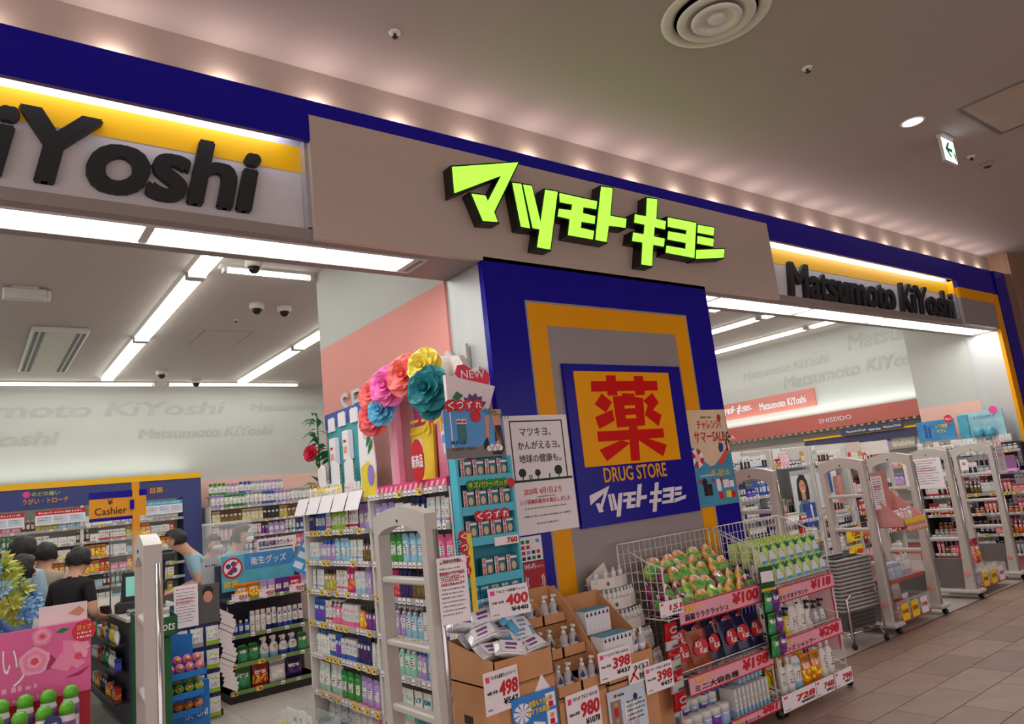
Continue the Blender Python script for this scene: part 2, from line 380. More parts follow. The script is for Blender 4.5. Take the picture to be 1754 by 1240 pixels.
# ---------------------------------------------------------------- board and posters on the pillar
bd = thing('store_board', 'navy board on the pillar with a red character on an amber square', 'sign')
BX(3.175, 4.355, 3.535, 3.557, 1.38, 2.46).build('panel', NAVY, bd)
BX(3.26, 4.215, 3.532, 3.536, 1.765, 2.41).build('amber_square', mat('amber_gloss', (250, 170, 2), .3, noise=.02, spec=.15), bd)
YK = [[(3.421,2.340),(4.088,2.347),(4.080,2.276),(3.413,2.268)],[(3.570,2.381),(3.663,2.384),(3.657,2.241),(3.563,2.239)],[(3.849,2.380),(3.943,2.382),(3.937,2.243),(3.840,2.240)],[(3.506,2.254),(3.595,2.194),(3.524,2.125),(3.431,2.181)],[(3.588,2.141),(3.595,2.065),(3.443,2.013),(3.420,2.094)],[(4.017,2.257),(4.071,2.185),(3.998,2.134),(4.083,2.094),(4.035,2.016),(3.911,2.098),(3.954,2.167),(3.915,2.202)],[(3.610,2.233),(3.704,2.238),(3.708,2.256),(3.824,2.253),(3.823,2.230),(3.911,2.220),(3.893,2.023),(3.615,2.017)],[(3.421,1.996),(4.078,1.996),(4.076,1.930),(3.420,1.927)],[(3.731,2.019),(3.812,2.019),(3.792,1.780),(3.706,1.783)],[(3.635,1.928),(3.717,1.905),(3.476,1.795),(3.421,1.873)],[(3.784,1.936),(3.870,1.938),(4.091,1.876),(4.036,1.798)]]
REDG = mat('red_gloss', (215, 10, 10), .35, noise=.02, spec=.15)
for i, q in enumerate(YK):
    q = [(x-.012, z) for x, z in q]
    MB().prism(q, 3.529-.0003*i, 3.533, 'y').build('lettering', REDG, bd)
for q in ([(3.707,2.167),(3.811,2.169),(3.810,2.149),(3.706,2.147)], [(3.707,2.100),(3.808,2.103),(3.809,2.077),(3.707,2.076)]):
    MB().prism([(x-.012, z) for x, z in q], 3.524, 3.53, 'y').build('lettering', mat('amber_gloss'), bd)
text('DRUG STORE', mat('gold_lettering', (235, 165, 15), .4), bd, (3.42, 3.534, 1.655), w=.62, h=.095, bold=.03, res=3)
logo(bd, mat('white_lettering', (235, 232, 238), .4), (3.265, 3.531, 1.42), .95)
BX(2.663, 3.16, 3.545, 3.553, 1.395, 2.12).build('x', PAPER)  # replaced below
bpy.data.objects.remove(bpy.data.objects['x'])
def rect(mb, x0, x1, z0, z1, y, t=.001, m=0): return mb.box(x0, x1, y-t, y, z0, z1, m)
ps = thing('poster', 'white notice poster with black border, trees and red date on the pillar', 'poster')
BX(2.645, 3.16, 3.546, 3.555, 1.395, 2.12).build('sheet', PAPER, ps)
DG = mat('deep_green_print', (20, 50, 36), .6)
framebox(2.685, 3.115, 1.722, 2.088, .008, 3.5445, 3.546).build('border', DG, ps)
BX(2.655, 3.15, 3.5445, 3.546, 1.708, 1.722).build('ground_line', DG, ps)
for i, s_ in enumerate(('マツキヨ、', 'かんがえるヨ。', '地球の健康も。')):
    text(s_, BLACK, ps, (2.76 if i == 0 else 2.735, 3.546, 1.99-i*.083), w=.25 if i == 0 else .34, h=.052, bold=.008)
for x, s_ in ((2.75, 1), (2.87, .8), (3.04, 1.1)):
    MB().lathe([(.0, .0), (.022*s_, .008), (.03*s_, .03*s_), (.02*s_, .05*s_), (0, .056*s_)], 8, sy=.02).build('tree_mark', DG, ps, (x, 3.5455, 1.737))
    BX(-.003, .003, -.001, .0005, -.012, .015).build('trunk_mark', DG, ps, (x, 3.5455, 1.735))
for x in (2.80, 2.815, 2.96): MB().box(x, x+.007, 3.5445, 3.546, 1.722, 1.75).build('figure_mark', DG, ps)
text('2020年 4月1日より', RED, ps, (2.745, 3.546, 1.628), w=.30, h=.042, bold=.012)
text('レジ袋無料配布を廃止しました', RED, ps, (2.712, 3.546, 1.572), w=.40, h=.03, bold=.015)
def dashes(parent, m, x0, x1, ztop, n, pitch, h, y, rot=None, seed=1, jag=.25, loc=(0, 0, 0), rz=0, ang=0):
    r = random.Random(seed); mb = MB()
    for i in range(n):
        z = ztop - i*pitch; x = x0; e = x1 - r.random()*(x1-x0)*jag
        while x < e:
            d = h*r.uniform(.35, .9); mb.box(x, min(x+d, e), y-.0012, y, z, z+h*r.uniform(.55, 1)); x += d + h*r.uniform(.3, .8)
    return mb.build('fine_print', m, parent, loc, (0, 0, rz))
dashes(ps, mat('grey_ink', (86, 82, 84), .6), 2.84, 2.99, 1.609, 1, .02, .009, 3.546, seed=3, jag=0)
dashes(ps, mat('grey_ink', (86, 82, 84), .6), 2.74, 3.09, 1.543, 1, .02, .010, 3.546, seed=4)
dashes(ps, mat('grey_ink', (86, 82, 84), .6), 2.73, 3.10, 1.495, 1, .02, .011, 3.546, seed=5, jag=0)
dashes(ps, mat('grey_ink', (86, 82, 84), .6), 2.82, 2.99, 1.448, 1, .02, .012, 3.546, seed=6, jag=0)

pq = thing('poster', 'colourful summer sale poster with sea and palm on the pillar edge', 'poster')
BX(4.345, 4.835, 3.546, 3.555, 1.395, 2.125).build('sheet', mat('sand_print', (232, 205, 176), .6), pq)
SEA = mat('sea_print', (70, 150, 190), .6, noise=.1)
MB().prism([(4.345, 1.395), (4.835, 1.395), (4.835, 1.80), (4.79, 1.79), (4.74, 1.75), (4.68, 1.74), (4.62, 1.70), (4.56, 1.69), (4.5, 1.73), (4.45, 1.80), (4.39, 1.84), (4.345, 1.85)], 3.5445, 3.546, 'y').build('sea', SEA, pq)
text('チャレンジ!', RED, pq, (4.47, 3.546, 1.975), w=.29, h=.07, bold=.02)
text('サマーSALE', RED, pq, (4.42, 3.546, 1.875), w=.37, h=.085, bold=.02)
text('1等', YELLOW, pq, (4.55, 3.5445, 1.625), w=.05, h=.04, bold=.02)
text('当たる!', YELLOW, pq, (4.64, 3.5445, 1.61), w=.14, h=.055, bold=.02)
def disc(parent, x, z, r, y, m, name='mark', n=20, sx=1, t=.002):
    return MB().prism([(x+r*sx*math.cos(2*PI*i/n), z+r*math.sin(2*PI*i/n)) for i in range(n)], y-t, y, 'y').build(name, m, parent)
disc(pq, 4.40, 2.08, .032, 3.546, YELLOW, 'sun_mark'); disc(pq, 4.40, 2.08, .022, 3.5445, mat('sand_print'), 'sun_mark')
for i in range(8):
    MB().prism([(4.42, 1.76), (4.42+.075*math.cos(i*PI/4), 1.76+.075*math.sin(i*PI/4)), (4.42+.075*math.cos((i+1)*PI/4), 1.76+.075*math.sin((i+1)*PI/4))], 3.543, 3.546, 'y').build('swim_ring', RED if i % 2 else PAPER, pq)
disc(pq, 4.42, 1.76, .03, 3.5425, mat('sand_print'), 'ring_hole')
MB().prism([(4.66, 1.72), (4.80, 1.83), (4.815, 1.80), (4.70, 1.69)], 3.543, 3.546, 'y').build('surfboard_mark', mat('coral_print', (230, 80, 50), .6), pq)
MB().prism([(4.70, 1.79), (4.74, 1.80), (4.75, 1.85), (4.71, 1.87), (4.69, 1.83)], 3.542, 3.546, 'y').build('figure_mark', mat('blue_print', (40, 60, 150), .6), pq)
MB().prism([(4.785, 1.80), (4.80, 1.80), (4.81, 1.90), (4.80, 1.90)], 3.543, 3.546, 'y').build('palm_mark', mat('brown_print', (110, 70, 40), .6), pq)
for a in range(6):
    c_, s_ = math.cos(a*1.05), math.sin(a*1.05)
    MB().prism([(4.805, 1.905), (4.805+.045*c_-.012*s_, 1.905+.045*s_+.012*c_), (4.805+.055*c_, 1.905+.055*s_-.01)], 3.5425, 3.546, 'y').build('palm_mark', DG, pq)
for (x, z, w_, h_, m) in ((4.44, 1.475, .10, .085, BLACK), (4.60, 1.50, .05, .09, PAPER), (4.68, 1.52, .07, .06, PAPER), (4.70, 1.445, .06, .05, YELLOW), (4.61, 1.44, .05, .05, RED), (4.76, 1.52, .05, .05, PAPER)):
    BX(x, x+w_, 3.5435, 3.546, z, z+h_).build('prize_picture', m, pq)
disc(pq, 4.46, 1.575, .03, 3.5435, BLACK, 'prize_picture'); disc(pq, 4.49, 1.515, .026, 3.5425, DARK, 'prize_picture')
disc(pq, 4.79, 1.465, .026, 3.5425, RED, 'prize_mark')
for x in (4.41, 4.56, 4.66): disc(pq, x, 1.585, .016, 3.5425, RED, 'prize_mark')
dashes(pq, PAPER, 4.42, 4.64, 1.62, 1, .02, .014, 3.5446, seed=9, jag=0)
dashes(pq, BLACK, 4.53, 4.66, 2.06, 1, .02, .016, 3.546, seed=10, jag=0)
disc(pq, 4.75, 2.06, .028, 3.5445, RED, 'parrot_mark', sx=.8)
icon = thing('notice_sheet', 'white sheet of payment icons on the navy pillar border', 'notice')
BX(2.67, 2.84, 3.547, 3.555, 1.24, 1.385).build('sheet', PAPER, icon)
for i in range(4):
    for j in range(4):
        r = rnd.random()
        BX(2.68+j*.038, 2.705+j*.038, 3.5455, 3.547, 1.345-i*.032, 1.365-i*.032).build('payment_icon', [RED, SKYP, GREEN, PAPER, DARK][int(r*5)], icon)
wf = thing('notice_sheet', 'red wireless internet notice on the navy pillar border', 'notice')
BX(2.675, 2.845, 3.547, 3.555, 1.035, 1.235).build('sheet', mat('crimson_print', (180, 8, 30), .4), wf)
text('Wi-Fi', PAPER, wf, (2.685, 3.547, 1.195), w=.085, h=.03, bold=.03)
text('つかえます。', PAPER, wf, (2.775, 3.547, 1.198), w=.06, h=.013, bold=.01)
text('docomo Wi-Fi', PAPER, wf, (2.72, 3.547, 1.05), w=.09, h=.013, bold=.01)
for sx in (-1, 1):
    for k in range(2):
        r_ = .055+.014*k; c_ = 2.76
        MB().prism([(c_+sx*r_*math.cos(a), 1.12+r_*math.sin(a)) for a in (-.5, 0, .5)]+[(c_+sx*(r_+.007)*math.cos(a), 1.12+(r_+.007)*math.sin(a)) for a in (.5, 0, -.5)], 3.5455, 3.547, 'y').build('signal_mark', PAPER, wf)

# ---------------------------------------------------------------- shop ceiling fittings
ORD = ['first', 'second', 'third', 'fourth', 'fifth', 'sixth', 'seventh', 'eighth', 'ninth', 'tenth', 'eleventh', 'twelfth', 'thirteenth', 'fourteenth', 'fifteenth', 'sixteenth', 'seventeenth', 'eighteenth', 'nineteenth', 'twentieth', 'twenty-first', 'twenty-second', 'twenty-third', 'twenty-fourth']
def strip_light(x0, x1, y, lab, twin=True, alongy=False, z=3.86):
    n = x1-x0; t = thing('ceiling_light', lab, 'light', 'fluorescent ceiling lights', ((y, x0, z) if alongy else (x0, y, z)), PI/2 if alongy else 0)
    if alongy: t.location = (y, x0, z)
    wd = .11 if twin else .05
    MB().prism([(-wd, 0), (wd, 0), (wd*.75, -.022), (-wd*.75, -.022)], 0, n-.02, 'x').build('body', STEEL, t)
    for dy in ((-.05, .05) if twin else (0,)):
        MB().tube([(.06, dy, -.045), (n-.08, dy, -.045)], .017, 8).build('tube', TUBE, t)
    for xx in (.025, n-.055): BX(xx, xx+.03, -wd*.7, wd*.7, -.065, -.02).build('lamp_holder', STEEL, t)
    return t
for r, (x, segs) in enumerate(((1.625, (4.04, 6.47, 8.92, 11.37)), (3.52, (6.45, 9.05, 11.5)), (5.7, (6.4, 8.9, 11.4)), (8.2, (4.1, 6.0, 8.4)), (9.5, (4.1, 6.05, 8.5)), (11.2, (4.9, 6.3, 8.8, 11.3)), (-.3, (4.04, 6.47, 8.92, 11.37)))):
    for i in range(len(segs)-1):
        strip_light(segs[i], segs[i+1], x, '%s twin-tube ceiling light of the %s run inside the shop' % (ORD[i], ORD[r]), True, True)
strip_light(1.76, 2.62, 6.22, 'short single-tube ceiling light meeting the pink wing wall', False)
for i, x in enumerate((-3.9, -1.95, .25, 2.45)):
    strip_light(x, x+2.1, 11.7, '%s single-tube ceiling light of the row along the back wall' % ORD[i], False)
ac = thing('air_conditioner', 'white ceiling air conditioner cassette with two dark slots', 'air conditioner', loc=(.56, 8.6, 3.858))
MB().rbox(0, .52, 0, 2.25, -.05, 0, .012).build('casing', STEEL, ac)
BX(.13, .39, .08, 2.17, -.056, -.05).build('centre_panel', mat('pale_panel', (205, 205, 196), .5), ac)
for x in (.03, .085, .405, .46): BX(x, x+.035, .08, 2.17, -.053, -.049).build('slot', DARK, ac)
def dome(x, y, lab, z=3.86):
    t = thing('dome_camera', lab, 'camera', 'dome cameras on the shop ceiling', (x, y, z))
    MB().lathe([(.075, 0), (.075, -.045), (.06, -.06)][::-1], 16).build('base', WHITE, t)
    MB().lathe([(0, -.115), (.025, -.11), (.045, -.09), (.052, -.06)], 16).build('dome', mat('smoked_dome', (14, 14, 16), .12), t)
dome(2.42, 7.29, 'dark dome camera, one of a close pair, farther from the wing wall'); dome(2.72, 7.32, 'dark dome camera, one of a close pair, beside the wing wall')
dome(2.23, 10.85, 'dark dome camera in front of the back row of tubes'); dome(2.84, 11.48, 'dark dome camera hanging across the back row of tubes'); dome(1.99, 6.02, 'dark dome camera just inside the soffit')
hz = thing('ceiling_hatch', 'thin square access hatch in the shop ceiling', 'hatch')
framebox(2.2, 2.75, 0, .8, .012, 0, .004).build('hatch_frame', ALU, hz, (0, 8.45, 3.857), (-PI/2, 0, 0))
BX(2.215, 2.735, 8.46, 9.24, 3.853, 3.858).build('hatch_panel', mat('shop_ceiling_paint'), hz)
em = thing('emergency_light', 'white box light with clear ends on the shop ceiling edge', 'light', loc=(.42, 7.3, 3.86))
MB().rbox(-.16, .16, -.06, .06, -.11, -.02, .01).box(-.1, .1, -.04, .04, -.02, 0).build('casing', STEEL, em)
MB().rbox(.16, .19, -.05, .05, -.1, -.03, .006).build('end_lens', mat('clear_lens', (215, 220, 220), .2), em)
# mall ceiling fittings
di = thing('air_diffuser', 'round white ceiling air diffuser with concentric rings', 'diffuser', loc=(3.43, 2.14, 4.24))
for k, (r0, r1, z0) in enumerate(((.245, .315, -.008), (.165, .225, -.03), (.095, .145, -.04))):
    MB().lathe([(r0-.012, z0+.035), (r0, z0+.012), (r0+.02, z0-.004), (r1-.012, z0-.004), (r1, z0+.006), (r1, z0+.012)], 40).build('ring', WHITE, di)
MB().lathe([(0, -.045), (.04, -.042), (.055, -.028), (.05, -.015)], 24).build('centre_cone', WHITE, di)
MB().lathe([(.0, -.001), (.24, -.001)], 32).build('throat', DARK, di)
def sprinkler(x, y, lab, z=4.24, s=1):
    t = thing('sprinkler', lab, 'sprinkler', 'ceiling sprinklers', (x, y, z))
    MB().lathe([(.012, -.012), (.032*s, -.008), (.036*s, 0)], 14).build('escutcheon', WHITE, t)
    MB().lathe([(0, -.04), (.016*s, -.036), (.018*s, -.03), (.007, -.026), (.009, -.008)], 10).build('spray_head', mat('dark_brass', (70, 62, 52), .35, .8), t)
sprinkler(1.88, 3.15, 'small sprinkler head on the mall ceiling above the silver panel'); sprinkler(4.48, 2.19, 'small sprinkler head on the mall ceiling between diffuser and downlight')
sprinkler(7.36, 2.27, 'small sprinkler head on the mall ceiling past the exit sign'); sprinkler(2.40, 7.95, 'tiny sprinkler head on the shop ceiling near the hatch', 3.86, .7)
sd = thing('smoke_detector', 'flat round smoke detector on the mall ceiling past the exit sign', 'detector', loc=(7.72, 2.27, 4.24))
MB().lathe([(0, -.035), (.04, -.033), (.055, -.015), (.06, 0)], 18).build('cover', mat('beige_plastic', (150, 132, 122), .5), sd)
MB().lathe([(.02, -.04), (.03, -.038), (.035, -.033)], 12).build('vent_ring', DARK, sd)
for i, (x, y) in enumerate(MALL):
    t = thing('downlight', ['lit round downlight in the mall ceiling near the green exit sign'][0] if i == 0 else 'round downlight in the mall ceiling, %s beyond the picture edge' % ORD[i-1], 'light', 'mall ceiling downlights', (x, y, 4.24))
    MB().lathe([(.075, -.001), (.078, -.006), (.092, -.006), (.095, 0)], 24).build('trim_ring', WHITE, t)
    MB().lathe([(0, -.003), (.075, -.003)], 24).build('lamp_face', mat('lit_lamp', (255, 238, 222), .3, emit=6), t)
ht = thing('ceiling_hatch', 'large square access hatch in the mall ceiling', 'hatch')
MB().box(6.2, 7.1, 1.92, 1.94, 4.234, 4.241).box(6.2, 7.1, 1.0, 1.02, 4.234, 4.241).box(6.2, 6.22, 1.02, 1.92, 4.234, 4.241).box(7.08, 7.1, 1.02, 1.92, 4.234, 4.241).build('hatch_frame', ALU, ht)
BX(6.23, 7.07, 1.03, 1.91, 4.237, 4.241).build('hatch_panel', mat('hatch_paint', (190, 172, 160), .85), ht)
ex = thing('exit_sign', 'small hanging lit exit sign with a green arrow', 'sign', loc=(6.62, 2.2, 4.24))
MB().rbox(-.1, .12, -.03, .03, -.03, 0, .006).build('mount', STEEL, ex)
MB().rbox(-.12, .13, -.012, .012, -.25, -.03, .004).build('housing', STEEL, ex)
BX(-.112, .122, -.0145, -.012, -.242, -.04).build('lit_face', mat('lit_exit_face', (225, 240, 245), .3, emit=1.6), ex)
GA = mat('exit_green', (10, 130, 70), .4, emit=.25)
MB().prism([(-.075, -.135), (.0, -.065), (.03, -.065), (-.02, -.12), (.06, -.12), (.06, -.15), (-.02, -.15), (.03, -.2), (0, -.2)], -.0165, -.0145, 'y').build('arrow', GA, ex)
for k, (x, z) in enumerate(((.085, -.2), (.1, -.215))): BX(x, x+.012, -.0165, -.0145, z, z+.06).build('figure', GA, ex)

# ---------------------------------------------------------------- lettering on the shop walls
FAINT = mat('faint_grey_print', (176, 177, 174), .8)
wb = bpy.data.objects['wall_back']; wr = bpy.data.objects['wall_right']; wy = 12.148
for x0, x1, z0, h in ((-1.0, 3.44, 3.42, .21), (2.16, 4.22, 3.06, .15), (-2.3, 1.13, 3.03, .19), (3.85, 5.9, 3.46, .12)):
    text('Matsumoto KiYoshi', FAINT, wb, (x0, wy, z0), w=x1-x0, h=h, fat=.03, shear=.2, space=.96)
for y0, y1, z0, h in ((8.26, 6.49, 3.30, .15), (7.44, 4.9, 2.99, .22), (6.12, 3.2, 3.42, .25)):
    text('Matsumoto KiYoshi', FAINT, wr, (12.028, y0, z0), LEFTW, w=y0-y1, h=h, fat=.03, shear=.2, space=.96)
SALM = mat('salmon_board', (205, 128, 118), .5, noise=.02)
ub = thing('wall_sign', 'short salmon sign board with white lettering high on the cosmetics wall', 'sign')
BX(11.98, 12.03, 6.86, 11.0, 2.60, 2.91).build('board', SALM, ub)
WL = mat('white_lettering')
text('Matsumoto KiYoshi', WL, ub, (11.978, 7.98, 2.68), LEFTW, w=.95, h=.13, fat=.03)
logo(ub, WL, (11.977, 9.0, 2.68), .85, 'left')
lb = thing('wall_sign', 'long salmon header band with brand lettering along the cosmetics wall', 'sign')
BX(11.74, 12.03, 4.87, 12.0, 2.16, 2.42).build('board', mat('dark_salmon_board', (196, 108, 98), .5, noise=.02), lb)
text('SHISEIDO', WL, lb, (11.738, 6.72, 2.26), LEFTW, w=.58, h=.075, bold=.005)
text('SOFINA', WL, lb, (11.738, 9.05, 2.21), LEFTW, w=.6, h=.07, bold=0)
SLAT = mat('pale_slat', (206, 206, 196), .6)
for i in range(44): BX(11.76, 12.02, 4.9+i*.12, 4.95+i*.12, 2.13, 2.16).build('slat', SLAT, lb)
nb = thing('wall_sign', 'small slate blue hanging sign under the salmon band', 'sign')
BX(11.50, 11.53, 5.25, 6.25, 2.0, 2.10).build('board', mat('slate_blue', (66, 72, 104), .5), nb)
text('Matsumoto KiYoshi', WL, nb, (11.498, 6.15, 2.03), LEFTW, w=.33, h=.035, fat=.02)
logo(nb, WL, (11.497, 5.78, 2.01), .2, 'left')
text('Matsumoto KiYoshi', WL, nb, (11.498, 5.54, 2.03), LEFTW, w=.27, h=.035, fat=.02)
for y in (5.4, 6.1): MB().tube([(11.515, y, 2.1), (11.8, y, 2.14)], .003, 5).build('hanger', ALU, nb)
# cove strips behind the header boards
area('cove_strip_light', (11.9, 8.0, 2.44), .05, 6.0, 16, (.86, 1, .94), (PI, math.radians(0), 0))
area('cove_strip_light', (0, 11.95, 2.5), 5.6, .05, 12, (.86, 1, .94), (PI, 0, 0))
text('SEASONAL', mat('mirror_lettering', (205, 200, 200), .4, .3), bpy.data.objects['wall_wing'], (2.628, 5.80, 2.43), LEFTW, w=2.1, h=.21, bold=.012, ext=.02, res=3, space=1.15)

# ---------------------------------------------------------------- products
PAL = {'white': (238, 236, 232), 'cream': (240, 226, 190), 'pale blue': (150, 200, 226), 'blue': (40, 90, 180), 'navy': (28, 34, 96), 'teal': (30, 140, 150), 'mint': (150, 215, 190), 'green': (60, 150, 60), 'lime': (160, 205, 50), 'yellow': (245, 210, 50), 'orange': (240, 130, 40), 'red': (205, 35, 45), 'pink': (240, 110, 160), 'pale pink': (242, 180, 196), 'magenta': (205, 30, 120), 'lilac': (178, 150, 210), 'purple': (95, 50, 140), 'brown': (110, 66, 42), 'black': (30, 28, 32), 'silver': (170, 172, 176), 'gold': (190, 150, 70), 'beige': (206, 180, 150)}
def printmat(name, kind, rough=.35):
    m = bpy.data.materials.new(name); m.use_nodes = True; nt = m.node_tree; N = nt.nodes; L = nt.links; b = N['Principled BSDF']
    b.inputs['Roughness'].default_value = rough
    oi = N.new('ShaderNodeObjectInfo'); tc = N.new('ShaderNodeTexCoord'); sp = N.new('ShaderNodeSeparateXYZ'); L.new(tc.outputs['Generated'], sp.inputs[0])
    def math_(op, a, b_=None):
        n = N.new('ShaderNodeMath'); n.operation = op
        for i, v in enumerate((a, b_)):
            if v is None: continue
            if isinstance(v, (int, float)): n.inputs[i].default_value = v
            else: L.new(v, n.inputs[i])
        return n.outputs[0]
    def band(s, lo, hi): return math_('MULTIPLY', math_('GREATER_THAN', s, lo), math_('LESS_THAN', s, hi))
    def mix(f, a, c):
        n = N.new('ShaderNodeMix'); n.data_type = 'RGBA'; L.new(f, n.inputs[0])
        for i, v in ((6, a), (7, c)):
            if isinstance(v, tuple): n.inputs[i].default_value = v
            else: L.new(v, n.inputs[i])
        return n.outputs[2]
    vo = N.new('ShaderNodeTexNoise'); vo.inputs['Scale'].default_value = 5; vo.inputs['Detail'].default_value = 2
    ad = N.new('ShaderNodeVectorMath'); ad.operation = 'ADD'; L.new(tc.outputs['Generated'], ad.inputs[0])
    cb = N.new('ShaderNodeCombineXYZ'); L.new(math_('MULTIPLY', oi.outputs['Random'], 37.), cb.inputs[0]); L.new(math_('MULTIPLY', oi.outputs['Random'], 11.), cb.inputs[2])
    L.new(cb.outputs[0], ad.inputs[1]); L.new(ad.outputs[0], vo.inputs['Vector'])
    base = oi.outputs['Color']; X, Z = sp.outputs['X'], sp.outputs['Z']
    white = (.80, .79, .77, 1); ink = (.03, .03, .05, 1)
    wv = math_('GREATER_THAN', math_('FRACT', math_('MULTIPLY', Z, 13.)), .55)
    nzt = math_('GREATER_THAN', vo.outputs[0], .5)
    if kind == 0:      # white label block with lines of print
        lab = math_('MULTIPLY', band(X, .14, .86), band(Z, .26, .62)); c = mix(lab, base, white)
        c = mix(math_('MULTIPLY', math_('MULTIPLY', lab, wv), math_('MULTIPLY', nzt, band(X, .22, .78))), c, ink)
    elif kind == 1:    # dark band on top, picture blotch and a bright flash below
        hs = N.new('ShaderNodeHueSaturation'); L.new(base, hs.inputs['Color']); hs.inputs['Value'].default_value = .45; hs.inputs['Hue'].default_value = .53
        h2 = N.new('ShaderNodeHueSaturation'); L.new(base, h2.inputs['Color']); h2.inputs['Hue'].default_value = .62; h2.inputs['Value'].default_value = 1.3
        c = mix(band(Z, .74, .9), base, hs.outputs[0]); c = mix(math_('MULTIPLY', nzt, band(Z, .12, .5)), c, h2.outputs[0])
        c = mix(math_('MULTIPLY', math_('MULTIPLY', band(X, .15, .8), band(Z, .54, .7)), math_('GREATER_THAN', vo.outputs[0], .44)), c, white)
    else:              # white pack with coloured foot, coloured title and blotch
        c = mix(band(Z, -.1, .24), white, base); c = mix(math_('MULTIPLY', band(Z, .66, .8), math_('MULTIPLY', nzt, band(X, .12, .88))), c, base)
        c = mix(math_('MULTIPLY', math_('MULTIPLY', wv, nzt), math_('MULTIPLY', band(Z, .3, .58), band(X, .2, .8))), c, ink)
    L.new(c, b.inputs['Base Color']); MATS[name] = m
    return m
PR = [printmat('pack_print_%d' % i, i) for i in range(3)]
FOIL = [printmat('film_print_%d' % i, i, .18) for i in range(3)]
CAPS = {'w': mat('white_cap', (232, 230, 228), .4), 'd': mat('dark_cap', (40, 38, 44), .4), 's': mat('silver_cap', (190, 190, 194), .25, .8), 'g': mat('green_cap', (60, 150, 60), .4), 'p': mat('pink_cap', (230, 110, 150), .4), 'b': mat('blue_cap', (50, 110, 190), .4), 'y': mat('gold_cap', (200, 160, 70), .3, .5), 'r': mat('red_cap', (190, 30, 40), .4), 't': mat('tinted_cap', objcol=True, rough=.4)}
PM = {}
